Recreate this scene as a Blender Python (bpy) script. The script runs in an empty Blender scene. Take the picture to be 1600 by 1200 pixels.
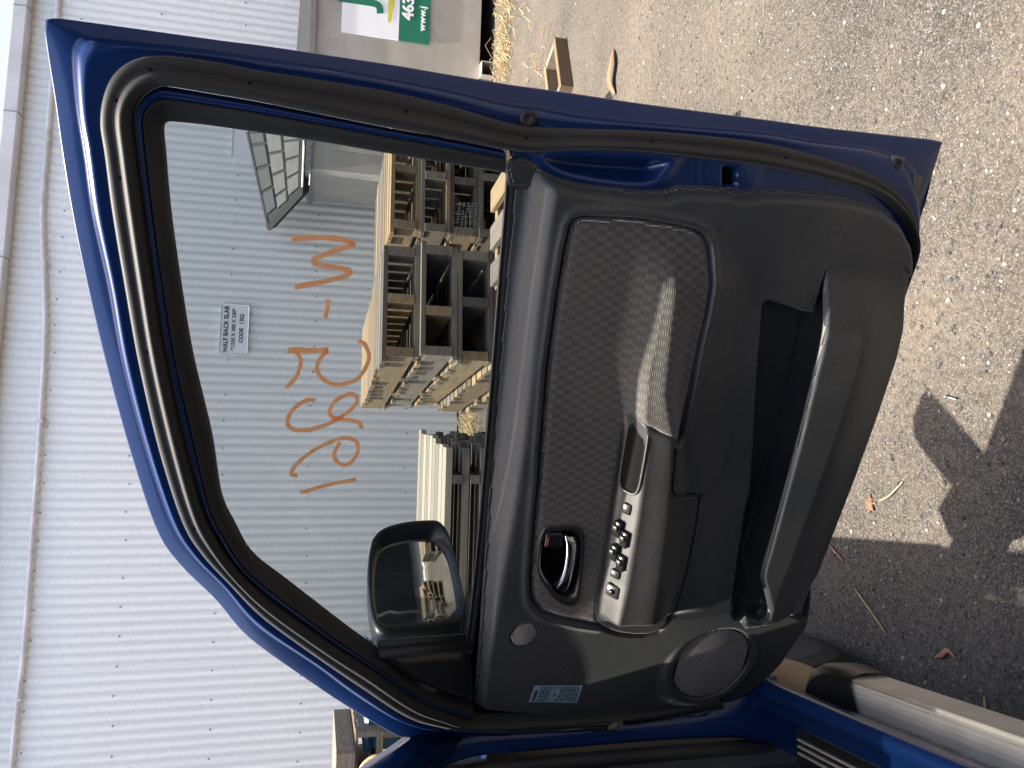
import bpy, bmesh, math, random
import numpy as np
from math import sin, cos, tan, radians, pi, sqrt, atan2, asin
from mathutils import Matrix, Vector
random.seed(7); rng = np.random.default_rng(7)
scene = bpy.context.scene
COL = scene.collection

# ------------------------------------------------------------------ camera, sky, sun, exposure
cam_d = bpy.data.cameras.new("camera"); cam = bpy.data.objects.new("camera", cam_d); COL.objects.link(cam)
cam_d.sensor_fit = 'HORIZONTAL'; cam_d.sensor_width = 36.0; cam_d.lens = 27.0
cam_d.clip_start = 0.02; cam_d.clip_end = 600
PITCH, ROLL, EYE = radians(14), radians(2), 1.42
_f = Vector((0, cos(PITCH), -sin(PITCH))); _d = Vector((0, -sin(PITCH), -cos(PITCH))); _r = Vector((1, 0, 0))
_R = _r * cos(ROLL) - _d * sin(ROLL); _D = _r * sin(ROLL) + _d * cos(ROLL)
m = Matrix((_D, _R, -_f)).transposed().to_4x4(); m.translation = (0, 0, EYE)   # phone held on its side: picture right is down
cam.matrix_world = m
scene.camera = cam

SUN = Vector((-0.235, -0.055, 1.0)).normalized()
world = bpy.data.worlds.new("World"); scene.world = world; world.use_nodes = True
wn_ = world.node_tree.nodes; wl_ = world.node_tree.links
bg = wn_['Background']; bg.inputs['Strength'].default_value = 0.15
sky = wn_.new('ShaderNodeTexSky'); sky.sky_type = 'NISHITA'; sky.sun_disc = False
sky.sun_elevation = asin(SUN.z); sky.sun_rotation = atan2(SUN.x, SUN.y); sky.dust_density = 4.0; sky.air_density = 1.0; sky.ozone_density = .6
wl_.new(sky.outputs[0], bg.inputs['Color'])
sl = bpy.data.lights.new("sun", 'SUN'); sl.energy = 4.6; sl.angle = radians(0.53); sl.color = (1.0, 0.94, 0.86)
so = bpy.data.objects.new("sun", sl); COL.objects.link(so); so.rotation_euler = (-SUN).to_track_quat('-Z', 'Y').to_euler()
so.location = SUN * 50
vs = scene.view_settings; scene.display_settings.display_device = 'sRGB'
vs.view_transform = 'Standard'; vs.look = 'None'; vs.exposure = 1.7; vs.gamma = 1.0; vs.use_curve_mapping = False
vs.use_white_balance = True; vs.white_balance_temperature = 7000; vs.white_balance_tint = 10
scene.cycles.max_bounces = 10; scene.cycles.transparent_max_bounces = 16

# traced dimensions of the door, metres, in the door's own plane (along, up)
DOOR_BASE=(-0.5741, 1.3436, 1.153)
DOOR_X=(0.93217, -0.36202, 0.0)
DOOR_Z=(-0.36202, -0.93217, 0.0)
CAR_YAW=0.14486
D={'ST_G': [(0.0007, -0.0161), (0.0359, 0.0398), (0.0795, 0.0957), (0.166, 0.1697), (0.24, 0.2379), (0.3409, 0.3273), (0.4026, 0.3809), (0.4589, 0.4064), (0.5102, 0.4238), (0.602, 0.4348), (0.7189, 0.4559), (0.8194, 0.468), (0.9037, 0.476), (0.9685, 0.4792), (0.9896, 0.4804), (0.9974, 0.4795), (1.0003, 0.4774), (1.0021, 0.4733), (1.0028, 0.4659), (1.0023, 0.4338), (0.9994, 0.3781), (0.9947, 0.3016), (0.988, 0.2187), (0.9808, 0.1286), (0.974, 0.0404)],
 'ST_SI': [(-0.0379, -0.5468), (-0.0468, -0.3688), (-0.0329, -0.1855), (-0.0097, -0.0155), (0.033, 0.0517), (0.0803, 0.1102), (0.1656, 0.1898), (0.2327, 0.2565), (0.3315, 0.3466), (0.3966, 0.3955), (0.4564, 0.4257), (0.5101, 0.4445), (0.6079, 0.4634), (0.7235, 0.4814), (0.8214, 0.4912), (0.9037, 0.4979), (0.9669, 0.5028), (1.0026, 0.5043), (1.0175, 0.5011), (1.0296, 0.4924), (1.0373, 0.4813), (1.04, 0.4691), (1.0375, 0.4245), (1.0344, 0.3761), (1.0276, 0.3023), (1.0202, 0.2223), (1.0137, 0.1353), (1.0057, 0.0521), (1.0055, 0.0104), (1.0152, -0.056), (1.022, -0.1553), (1.0219, -0.262), (1.0212, -0.3466), (1.0166, -0.4244), (1.0083, -0.5133), (0.9961, -0.5884), (0.9729, -0.6409), (0.9515, -0.6723), (0.9116, -0.7003), (0.8376, -0.6973), (0.7121, -0.6974)],
 'ST_SO': [(-0.0794, -0.5761), (-0.0854, -0.3834), (-0.0697, -0.1955), (-0.0418, -0.0225), (-0.005, 0.0586), (0.0394, 0.1219), (0.1287, 0.2062), (0.2015, 0.2728), (0.3036, 0.3616), (0.3757, 0.4102), (0.4367, 0.4485), (0.4927, 0.4715), (0.6, 0.4951), (0.7169, 0.5128), (0.8151, 0.5233), (0.8983, 0.5313), (0.9618, 0.5353), (0.9951, 0.5377), (1.0237, 0.5329), (1.0476, 0.5212), (1.0641, 0.5008), (1.0718, 0.4704), (1.0716, 0.4194), (1.0685, 0.3732), (1.0661, 0.2983), (1.0627, 0.218), (1.054, 0.133), (1.0417, 0.0535), (1.04, 0.0088), (1.0438, -0.0532), (1.0513, -0.1519), (1.0549, -0.2571), (1.0547, -0.3582), (1.0475, -0.4407), (1.0354, -0.534), (1.0163, -0.6057), (0.9921, -0.6551), (0.9644, -0.6864), (0.9167, -0.7149), (0.8403, -0.7158), (0.7127, -0.7167)],
 'ST_B': [(-0.1071, -0.5884), (-0.1161, -0.3936), (-0.0954, -0.1995), (-0.0604, -0.0174), (-0.0274, 0.0716), (0.0167, 0.136), (0.1007, 0.2165), (0.1769, 0.2803), (0.2784, 0.3735), (0.3583, 0.4203), (0.422, 0.4619), (0.48, 0.4871), (0.5914, 0.5131), (0.7108, 0.5335), (0.8094, 0.5432), (0.8935, 0.5545), (0.9577, 0.5585), (1.0073, 0.5624), (1.0553, 0.562), (1.0702, 0.5575), (1.0775, 0.5494), (1.0787, 0.5309), (1.0818, 0.4191), (1.081, 0.3719), (1.0798, 0.2966), (1.0762, 0.2157), (1.0706, 0.1295), (1.063, 0.0491), (1.0632, 0.0065), (1.0597, -0.0557), (1.0609, -0.1572), (1.0647, -0.262), (1.0679, -0.3664), (1.0652, -0.4628), (1.064, -0.5834), (1.0454, -0.657), (1.0163, -0.6847), (0.9878, -0.7029), (0.9318, -0.7207), (0.8405, -0.7286), (0.7118, -0.7297)],
 'ST_O': [(-0.1323, -0.6045), (-0.139, -0.4047), (-0.115, -0.2031), (-0.0779, -0.0123), (-0.0454, 0.1037), (-0.0134, 0.1486), (0.0692, 0.2281), (0.1389, 0.2909), (0.2513, 0.3857), (0.3332, 0.4336), (0.4023, 0.4793), (0.4637, 0.5074), (0.5811, 0.5332), (0.7032, 0.5542), (0.8023, 0.5685), (0.8882, 0.5782), (0.9532, 0.5834), (1.0109, 0.5863), (1.0613, 0.5899), (1.0858, 0.5902), (1.0941, 0.5827), (1.0951, 0.5417), (1.0951, 0.417), (1.0957, 0.3715), (1.0951, 0.2956), (1.0942, 0.2152), (1.0917, 0.128), (1.0897, 0.0479), (1.0896, 0.0052), (1.0891, -0.0557), (1.0878, -0.1588), (1.0879, -0.2648), (1.0882, -0.3703), (1.0879, -0.4763), (1.0901, -0.6233), (1.091, -0.7144), (1.0794, -0.7234), (1.007, -0.7216), (0.9576, -0.7226), (0.8498, -0.7428), (0.7128, -0.7467)],
 'TRIM': [(0.9675, 0.0275), (0.9948, 0.0313), (0.9869, -0.0018), (0.9772, -0.0322), (0.9718, -0.0624), (0.9697, -0.1131), (0.9694, -0.165), (0.9723, -0.2016), (0.9809, -0.2268), (0.9853, -0.3034), (0.9811, -0.3216), (0.9829, -0.3442), (0.9867, -0.3548), (0.9921, -0.4326), (0.9906, -0.5255), (0.9805, -0.5934), (0.9571, -0.646), (0.927, -0.6781), (0.9016, -0.6935), (0.8596, -0.7056), (0.8023, -0.7148), (0.7247, -0.7225), (0.6116, -0.7199), (0.4826, -0.7128), (0.3559, -0.7019), (0.2477, -0.6932), (0.1356, -0.7178), (0.0895, -0.7067), (0.0261, -0.6961), (-0.0259, -0.6725), (-0.0679, -0.6289), (-0.0858, -0.5544), (-0.0874, -0.4612), (-0.0791, -0.3548), (-0.0687, -0.2667), (-0.0545, -0.195), (-0.0295, -0.0982), (-0.01, -0.0382), (0.003, -0.023), (0.0204, -0.0184), (0.1025, -0.012), (0.2258, -0.0048), (0.4354, 0.0052), (0.6625, 0.0164), (0.8613, 0.0264)],
 'INSERT': [(0.9258, -0.0713), (0.928, -0.1149), (0.9293, -0.1598), (0.9244, -0.2255), (0.9205, -0.2536), (0.9129, -0.2708), (0.8989, -0.2809), (0.8845, -0.2855), (0.8397, -0.294), (0.7934, -0.2959), (0.7488, -0.2948), (0.6619, -0.2948), (0.5894, -0.2942), (0.5848, -0.2892), (0.6126, -0.2241), (0.6162, -0.206), (0.5611, -0.205), (0.4651, -0.2077), (0.3636, -0.2118), (0.2699, -0.2162), (0.2023, -0.2231), (0.2143, -0.1821), (0.2293, -0.1366), (0.2436, -0.1081), (0.2671, -0.0893), (0.2904, -0.0826), (0.3234, -0.078), (0.4243, -0.0708), (0.5078, -0.0668), (0.5651, -0.0619), (0.703, -0.0535), (0.8128, -0.0524), (0.8744, -0.0538), (0.9113, -0.0569), (0.9206, -0.0613)],
 'ARM_BASE': [(0.9251, -0.1729), (0.9021, -0.1808), (0.8686, -0.1823), (0.8193, -0.1814), (0.7582, -0.1793), (0.6949, -0.1815), (0.6177, -0.1973), (0.5601, -0.206), (0.4639, -0.2087), (0.3622, -0.2128), (0.2683, -0.2172), (0.1907, -0.2233), (0.1684, -0.2297), (0.1453, -0.239)],
 'ARM_CREST': [(0.9345, -0.1883), (0.9031, -0.1962), (0.8615, -0.2042), (0.8232, -0.2072), (0.7638, -0.2081), (0.7021, -0.2047), (0.638, -0.2111), (0.5822, -0.2305), (0.5211, -0.2338), (0.4563, -0.2386), (0.3128, -0.2452), (0.2228, -0.2426), (0.1908, -0.2423)],
 'ARM_R2': [(0.9368, -0.2056), (0.9009, -0.2147), (0.8543, -0.221), (0.8158, -0.2243), (0.7357, -0.2311), (0.6728, -0.2359), (0.6068, -0.2616), (0.5378, -0.2744), (0.4657, -0.2841), (0.3385, -0.2955), (0.2016, -0.305), (0.1847, -0.3047)],
 'ARM_END': [(0.9361, -0.2624), (0.8893, -0.2726), (0.8456, -0.281), (0.7569, -0.2818), (0.6721, -0.2829), (0.5942, -0.2971), (0.4973, -0.3401), (0.4462, -0.3609), (0.3139, -0.3698), (0.1737, -0.3613), (0.1565, -0.3583)],
 'ARMREST': [(0.6321, -0.1901), (0.6274, -0.2089), (0.6113, -0.2407), (0.6004, -0.2744), (0.5386, -0.2821), (0.5002, -0.2868), (0.4874, -0.2993), (0.4731, -0.3609), (0.4104, -0.3669), (0.3038, -0.3697), (0.1919, -0.3644), (0.1731, -0.3524), (0.1678, -0.327), (0.1699, -0.3003), (0.1787, -0.2663), (0.1943, -0.2342), (0.2137, -0.2132), (0.2326, -0.2049), (0.2937, -0.2015), (0.3847, -0.1972), (0.4832, -0.1933), (0.5764, -0.1907)],
 'POCK': [(0.8133, -0.4048), (0.8179, -0.4145), (0.809, -0.4659), (0.7983, -0.5089), (0.7748, -0.5505), (0.7358, -0.5537), (0.559, -0.561), (0.3716, -0.5626), (0.2858, -0.5622), (0.2666, -0.5632), (0.2083, -0.5914), (0.1766, -0.6004), (0.1591, -0.5901), (0.1828, -0.5462), (0.2211, -0.4997), (0.2557, -0.4937), (0.3353, -0.4844), (0.432, -0.4729), (0.4716, -0.4732), (0.5491, -0.4578), (0.6937, -0.4263)],
 'LIPL': [(0.8916, -0.5102), (0.7896, -0.51), (0.7524, -0.513), (0.5843, -0.52), (0.406, -0.5215), (0.3272, -0.5203), (0.3032, -0.5229), (0.2581, -0.5468), (0.2274, -0.5612), (0.2097, -0.5604), (0.2023, -0.5481), (0.209, -0.529), (0.2153, -0.5131), (0.203, -0.5051), (0.1882, -0.5175), (0.1897, -0.5661), (0.1979, -0.6226)],
 'LIPB': [(0.1579, -0.6941), (0.2517, -0.6884), (0.3594, -0.6971), (0.4854, -0.708), (0.6139, -0.715), (0.7264, -0.7176), (0.8037, -0.71), (0.8607, -0.7008), (0.8918, -0.6555), (0.8975, -0.5994)],
 'SPK': [(0.0725, -0.4944), (0.0789, -0.4082), (0.0689, -0.5848), (0.1556, -0.4753), (-0.0133, -0.5156)],
 'TWT': [(0.1953, -0.0813), (0.1983, -0.0569), (0.1921, -0.1073), (0.2193, -0.0781), (0.1724, -0.0843)],
 'BEZEL': [(0.3952, -0.0811), (0.4146, -0.0863), (0.4197, -0.1027), (0.4174, -0.1377), (0.4074, -0.1557), (0.3853, -0.1641), (0.3397, -0.1693), (0.2729, -0.1731), (0.2529, -0.169), (0.2502, -0.1559), (0.2667, -0.1292), (0.3, -0.1028), (0.3276, -0.0872), (0.36, -0.0815)],
 'CUP': [(0.3906, -0.0932), (0.399, -0.0977), (0.3984, -0.1407), (0.39, -0.1515), (0.3538, -0.1562), (0.2809, -0.1608), (0.2666, -0.1558), (0.2736, -0.1401), (0.2986, -0.1172), (0.3223, -0.102)],
 'LEVER_L': [(0.3998, -0.1218), (0.3843, -0.1277), (0.3459, -0.1302), (0.3136, -0.1281), (0.293, -0.1229)],
 'LEVER_R': [(0.3941, -0.1484), (0.3762, -0.1513), (0.3375, -0.1516), (0.2979, -0.1532), (0.2726, -0.1524)],
 'KNOB': [(0.4058, -0.0911), (0.3773, -0.1218)],
 'LABEL': [(0.0585, -0.1246), (0.043, -0.2255), (-0.0073, -0.2243), (0.0131, -0.1205)],
 'SAIL': [(0.1777, 0.1769), (0.1683, 0.1221), (0.1578, 0.0624), (0.1491, 0.01), (0.1063, -0.0021), (0.0161, -0.0154), (0.0523, 0.0437), (0.1008, 0.1087), (0.1395, 0.1464)],
 'BELT': [(0.9733, 0.0252), (0.9121, 0.0221), (0.8366, 0.0193), (0.6951, 0.0129), (0.5401, 0.007), (0.3569, 0.0003), (0.2101, -0.002), (0.1341, -0.0005)],
 'CUPHOLE': [(0.6281, -0.1841), (0.6213, -0.1987), (0.6024, -0.2092), (0.5631, -0.2137), (0.5171, -0.2148), (0.4891, -0.2111), (0.492, -0.2002), (0.5089, -0.1913), (0.5527, -0.1864), (0.5975, -0.1834)],
 'SWITCHES': [(0.4594, -0.1999), (0.4241, -0.1869), (0.4106, -0.2045), (0.3669, -0.1915), (0.3525, -0.2106), (0.3369, -0.2005), (0.2964, -0.2042)],
 'RECESS': [(0.9976, -0.006), (1.0072, -0.0162), (1.0123, -0.0607), (1.018, -0.1399), (1.0189, -0.197), (1.0167, -0.2134), (0.9994, -0.2044), (0.9847, -0.1937), (0.9766, -0.1741), (0.9745, -0.1379), (0.9761, -0.0917), (0.9798, -0.0512), (0.9857, -0.029)],
 'NOTCH': [(1.0125, -0.2999), (1.0146, -0.3232), (0.9885, -0.33), (0.9866, -0.3065)],
 'BOLT': [(1.0496, 0.0206), (1.0505, -0.6253)],
 'CLIP': [(1.06, -0.6152), (1.0583, -0.6412), (1.0359, -0.6443), (1.0357, -0.6175)],
 'DRAIN': [(1.0342, -0.6722), (1.0318, -0.6925), (0.974, -0.6915), (0.9816, -0.6774)],
 'CORNER': [(0.983, 0.0442), (0.9937, 0.0377), (0.9996, 0.0265), (0.9957, 0.0099), (0.9868, -0.0092), (0.9751, -0.0167), (0.9616, -0.0021), (0.9545, 0.0263), (0.9592, 0.0371)],
 'TSHEET': [(1.0747, -0.4993)]}
WRITING={'w': [(0.8709, 0.3339), (0.8744, 0.3003), (0.8728, 0.2715), (0.8689, 0.2567), (0.8664, 0.2531), (0.8637, 0.2591), (0.8563, 0.2803), (0.8473, 0.3011), (0.8429, 0.306), (0.8396, 0.3034), (0.8363, 0.2889), (0.8331, 0.2664), (0.8306, 0.2576), (0.8279, 0.2557), (0.8235, 0.2616), (0.8162, 0.2882), (0.8074, 0.3293)],
 'dash': [(0.7905, 0.2839), (0.777, 0.2851), (0.7644, 0.2873)],
 'bar': [(0.7191, 0.3369), (0.7204, 0.3233), (0.7181, 0.3103), (0.7179, 0.2812)],
 'tail': [(0.7177, 0.3258), (0.7101, 0.3205), (0.7007, 0.3185), (0.6812, 0.3242), (0.6649, 0.3377)],
 'loop': [(0.7169, 0.2812), (0.7116, 0.2881), (0.7005, 0.2949), (0.6911, 0.2963), (0.6804, 0.2924), (0.6711, 0.2823), (0.6665, 0.2712), (0.6659, 0.2611), (0.6681, 0.2482), (0.6743, 0.2364), (0.6876, 0.2277), (0.7021, 0.2228), (0.7128, 0.2244), (0.7255, 0.2307), (0.7306, 0.2402)],
 's': [(0.6428, 0.2976), (0.6452, 0.3039), (0.6438, 0.311), (0.6386, 0.3206), (0.6286, 0.3301), (0.6153, 0.3352), (0.6072, 0.3333), (0.6016, 0.327), (0.5988, 0.318), (0.5988, 0.3072), (0.6006, 0.2936), (0.6045, 0.2799), (0.614, 0.2608), (0.6231, 0.248), (0.6316, 0.2399), (0.6394, 0.2365), (0.6467, 0.2397), (0.6502, 0.2474), (0.647, 0.2584), (0.6398, 0.2692), (0.6303, 0.2753), (0.6233, 0.276), (0.6159, 0.272), (0.612, 0.2616), (0.6088, 0.2473), (0.6058, 0.2367), (0.6012, 0.2307), (0.5936, 0.2275)],
 'nine': [(0.5748, 0.2591), (0.5658, 0.2635), (0.5557, 0.2669), (0.5482, 0.2656), (0.5401, 0.2596), (0.5359, 0.2508), (0.5382, 0.2431), (0.5459, 0.2357), (0.5583, 0.2315), (0.569, 0.233), (0.5758, 0.2381), (0.5798, 0.247), (0.5801, 0.2603), (0.5745, 0.277), (0.5687, 0.2907), (0.559, 0.3061), (0.5479, 0.3187), (0.5384, 0.3257), (0.5325, 0.3283), (0.5279, 0.3255), (0.5282, 0.3191)],
 'one': [(0.5087, 0.2319), (0.5076, 0.2573), (0.505, 0.2793), (0.501, 0.2971), (0.498, 0.3148)]}
MIRROR_GLASS=[(0.2109, 0.1342, -0.2342), (0.2141, 0.1017, -0.2401), (0.2156, 0.0756, -0.2418), (0.2155, 0.0536, -0.239), (0.2127, 0.0388, -0.2288), (0.2078, 0.0286, -0.2126), (0.2014, 0.0217, -0.1923), (0.1809, 0.0173, -0.129), (0.1665, 0.0162, -0.0846), (0.1624, 0.0237, -0.0731), (0.1584, 0.037, -0.0622), (0.1555, 0.0663, -0.0566), (0.1538, 0.1019, -0.0554), (0.1521, 0.137, -0.0543), (0.1515, 0.1544, -0.0544), (0.1548, 0.1632, -0.0653), (0.1637, 0.1681, -0.0931), (0.1746, 0.1694, -0.1269), (0.1885, 0.1669, -0.169), (0.1991, 0.1608, -0.2008), (0.2071, 0.1499, -0.2243)]
MIRROR_RIM=[(0.2191, 0.1709, -0.2225), (0.226, 0.1564, -0.2418), (0.2311, 0.1315, -0.2546), (0.2349, 0.0947, -0.2623), (0.2366, 0.0617, -0.2639), (0.2366, 0.0381, -0.2611), (0.2321, 0.0251, -0.2459), (0.2245, 0.0171, -0.2217), (0.2048, 0.0098, -0.1604), (0.1862, 0.0055, -0.1029), (0.1729, 0.0032, -0.062), (0.1652, 0.0074, -0.0388), (0.1617, 0.0193, -0.0294), (0.1592, 0.0527, -0.0257), (0.1575, 0.0993, -0.0256), (0.1563, 0.1337, -0.0258), (0.1565, 0.1563, -0.0289), (0.16, 0.1694, -0.0412), (0.1686, 0.1766, -0.0684), (0.1815, 0.1802, -0.1083), (0.195, 0.1803, -0.1497), (0.2092, 0.1767, -0.1928)]
MIRROR_N=(0.9501, 0.035, 0.31)

# ------------------------------------------------------------------ small helpers
def prop(o, label=None, cat=None, group=None, kind=None):
    if label: o['label'] = label
    if cat: o['category'] = cat
    if group: o['group'] = group
    if kind: o['kind'] = kind
    return o
def link(o, parent=None):
    COL.objects.link(o)
    if parent is not None: o.parent = parent
    return o
def empty(name, loc=(0, 0, 0), rz=0.0, label=None, cat=None, group=None):
    o = bpy.data.objects.new(name, None); o.empty_display_size = .1; link(o); o.location = loc; o.rotation_euler = (0, 0, rz)
    return prop(o, label, cat, group)
def mk(name, verts, faces, mats, parent=None, smooth=False, mi=None):
    me = bpy.data.meshes.new(name); me.from_pydata([tuple(map(float, v)) for v in verts], [], faces); me.update()
    for mm in (mats if isinstance(mats, (list, tuple)) else [mats]): me.materials.append(mm)
    if smooth: me.polygons.foreach_set('use_smooth', [True] * len(me.polygons))
    if mi is not None: me.polygons.foreach_set('material_index', mi)
    me.update()
    return link(bpy.data.objects.new(name, me), parent)
class MB:
    "collects pieces of ONE mesh"
    def __init__(s): s.v = []; s.f = []
    def add(s, v, f):
        n = len(s.v); s.v += [tuple(p) for p in v]; s.f += [tuple(i + n for i in q) for q in f]; return s
    def box(s, c, d, M=None):
        x, y, z = d[0] / 2, d[1] / 2, d[2] / 2
        P = [Vector((sx * x, sy * y, sz * z)) for sx in (-1, 1) for sy in (-1, 1) for sz in (-1, 1)]
        P = [(M @ p if M is not None else p) + Vector(c) for p in P]
        return s.add(P, [(0, 1, 3, 2), (4, 6, 7, 5), (0, 4, 5, 1), (2, 3, 7, 6), (0, 2, 6, 4), (1, 5, 7, 3)])
    def rbox(s, c, d, r, M=None, n=3):
        "box with edges rounded about its local z, chamfered top and bottom"
        x, y, z = d[0] / 2, d[1] / 2, d[2] / 2; ring = []
        for (cx, cy, a0) in ((x - r, y - r, 0), (-x + r, y - r, 90), (-x + r, -y + r, 180), (x - r, -y + r, 270)):
            for k in range(n + 1):
                a = radians(a0 + 90 * k / n); ring.append((cx, cy, cos(a), sin(a)))
        q = r * .5; rows = [(-z, r - q), (-z + q, r), (z - q, r), (z, r - q)]; V = []
        for zz, rr in rows: V += [Vector((a + b * rr, e + g * rr, zz)) for a, e, b, g in ring]
        V = [(M @ p if M is not None else p) + Vector(c) for p in V]; N = len(ring); F = []
        for i in range(3):
            for k in range(N): F.append((i * N + k, i * N + (k + 1) % N, (i + 1) * N + (k + 1) % N, (i + 1) * N + k))
        F.append(tuple(range(N - 1, -1, -1))); F.append(tuple(range(3 * N, 4 * N)))
        return s.add(V, F)
    def tube(s, path, r, n=8, cap=True):
        P = [Vector(p) for p in path]; R = r if isinstance(r, (list, tuple)) else [r] * len(P); V = []; F = []
        ref = Vector((0, 0, 1)); u = None
        for i, p in enumerate(P):
            t = (P[min(i + 1, len(P) - 1)] - P[max(i - 1, 0)]).normalized()
            if u is None: u = t.cross(ref if abs(t.z) < .9 else Vector((1, 0, 0))).normalized()
            else: u = (u - t * u.dot(t)).normalized()
            w = t.cross(u)
            V += [p + (u * cos(2 * pi * k / n) + w * sin(2 * pi * k / n)) * R[i] for k in range(n)]
        for i in range(len(P) - 1):
            for k in range(n): F.append((i * n + k, i * n + (k + 1) % n, (i + 1) * n + (k + 1) % n, (i + 1) * n + k))
        if cap: F.append(tuple(range(n - 1, -1, -1))); F.append(tuple(range((len(P) - 1) * n, len(P) * n)))
        return s.add(V, F)
    def lathe(s, prof, c, ax, n=32, ends=False):
        ax = Vector(ax).normalized(); u = ax.orthogonal().normalized(); w = ax.cross(u); c = Vector(c); V = []; F = []
        for r, h in prof: V += [c + ax * h + (u * cos(2 * pi * k / n) + w * sin(2 * pi * k / n)) * r for k in range(n)]
        for i in range(len(prof) - 1):
            for k in range(n): F.append((i * n + k, i * n + (k + 1) % n, (i + 1) * n + (k + 1) % n, (i + 1) * n + k))
        if ends: F.append(tuple(range(n - 1, -1, -1))); F.append(tuple(range((len(prof) - 1) * n, len(prof) * n)))
        return s.add(V, F)
    def build(s, name, mat, parent=None, smooth=False): return mk(name, s.v, s.f, mat, parent, smooth)

def cr(pts, n=6):
    "Catmull-Rom through the points"
    P = np.array(pts, float); Q = np.vstack([2 * P[0] - P[1], P, 2 * P[-1] - P[-2]]); out = []
    for i in range(1, len(Q) - 2):
        p0, p1, p2, p3 = Q[i - 1], Q[i], Q[i + 1], Q[i + 2]
        for k in range(n):
            t = k / n
            out.append(.5 * (2 * p1 + (p2 - p0) * t + (2 * p0 - 5 * p1 + 4 * p2 - p3) * t * t + (3 * p1 - p0 - 3 * p2 + p3) * t ** 3))
    out.append(P[-1]); return np.array(out)
def sm(a, b, x):
    x = np.clip((np.asarray(x, float) - a) / (b - a), 0, 1); return x * x * (3 - 2 * x)
def sd(P, poly):
    "signed distance to a polygon, negative inside"
    P = np.asarray(P, float).reshape(-1, 2); V = np.array(poly, float); d2 = np.full(len(P), 1e9); ins = np.zeros(len(P), bool)
    for i in range(len(V)):
        a = V[i]; b = V[(i + 1) % len(V)]; e = b - a; w = P - a
        q = np.clip((w @ e) / max(e @ e, 1e-12), 0, 1); r = w - q[:, None] * e; d2 = np.minimum(d2, (r * r).sum(1))
        if a[1] != b[1]:
            c = (a[1] > P[:, 1]) != (b[1] > P[:, 1])
            ins ^= c & (P[:, 0] < (b[0] - a[0]) * (P[:, 1] - a[1]) / (b[1] - a[1]) + a[0])
    d = np.sqrt(d2); return np.where(ins, -d, d)
def fun_of(pts):
    "t as a function of s from a traced line"
    P = np.array(sorted(pts)); return lambda s: np.interp(s, P[:, 0], P[:, 1])
def clip(poly, x0, y0, x1, y1):
    def half(pl, ax, v, keep):
        o = []; n = len(pl)
        for i in range(n):
            a = pl[i]; b = pl[(i + 1) % n]; ia = keep * (a[ax] - v) >= 0; ib = keep * (b[ax] - v) >= 0
            if ia: o.append(a)
            if ia != ib:
                q = (v - a[ax]) / (b[ax] - a[ax]); o.append((a[0] + q * (b[0] - a[0]), a[1] + q * (b[1] - a[1])))
        return o
    for ax, v, k in ((0, x0, 1), (0, x1, -1), (1, y0, 1), (1, y1, -1)):
        poly = half(poly, ax, v, k)
        if len(poly) < 3: return []
    return poly
L1, L2, BL = radians(5), radians(14), .05
def zt(t):
    t = np.asarray(t, float); w = sm(-BL, BL, t); return (sin(L1) * (1 - w) + sin(L2) * w) * t
def yt(t):
    t = np.asarray(t, float); return t * np.where(t < 0, cos(L1), cos(L2))
def P3(st, h):
    st = np.asarray(st, float).reshape(-1, 2); return np.stack([st[:, 0], yt(st[:, 1]), zt(st[:, 1]) + h], 1)
def relief(name, poly, hf, step, mat, parent, skirt=0.012, smooth=True):
    "a moulded sheet on the door: fine grid inside the outline, height hf(s, t), edge turned back by skirt"
    poly = [tuple(map(float, p)) for p in poly]; A = np.array(poly); x0, y0 = A.min(0) - step; x1, y1 = A.max(0) + step
    nx = int((x1 - x0) / step) + 1; ny = int((y1 - y0) / step) + 1
    X, Y = np.meshgrid(x0 + np.arange(nx + 1) * step, y0 + np.arange(ny + 1) * step, indexing='ij')
    S = sd(np.stack([X.ravel(), Y.ravel()], 1), poly).reshape(X.shape)
    verts = {}; V = []; F = []
    def vid(x, y):
        k = (round(x, 6), round(y, 6))
        if k not in verts: verts[k] = len(V); V.append(k)
        return verts[k]
    mx = np.maximum(np.maximum(S[:-1, :-1], S[1:, :-1]), np.maximum(S[:-1, 1:], S[1:, 1:])); mn = np.minimum(np.minimum(S[:-1, :-1], S[1:, :-1]), np.minimum(S[:-1, 1:], S[1:, 1:]))
    for i, j in np.argwhere(mx < -step * .8): F.append((vid(X[i, j], Y[i, j]), vid(X[i + 1, j], Y[i + 1, j]), vid(X[i + 1, j + 1], Y[i + 1, j + 1]), vid(X[i, j + 1], Y[i, j + 1])))
    for i, j in np.argwhere((mx >= -step * .8) & (mn < step * 1.5)):
        c = clip(poly, X[i, j], Y[i, j], X[i + 1, j + 1], Y[i + 1, j + 1])
        if len(c) >= 3:
            ids = []
            for p in c:
                k = vid(*p)
                if not ids or (ids[-1] != k and ids[0] != k): ids.append(k)
            if len(ids) >= 3: F.append(tuple(ids))
    P = np.array(V); H = hf(P[:, 0], P[:, 1]); W = [tuple(p) for p in P3(P, H)]
    if skirt:
        E = {}
        for f in F:
            for a, b in zip(f, f[1:] + f[:1]):
                if (b, a) in E: del E[(b, a)]
                else: E[(a, b)] = 1
        low = {}
        for a, b in E:
            for q in (a, b):
                if q not in low: low[q] = len(W); W.append((W[q][0], W[q][1], W[q][2] - skirt))
        for a, b in E: F.append((b, a, low[a], low[b]))
    return mk(name, W, F, mat, parent, smooth)
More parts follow.
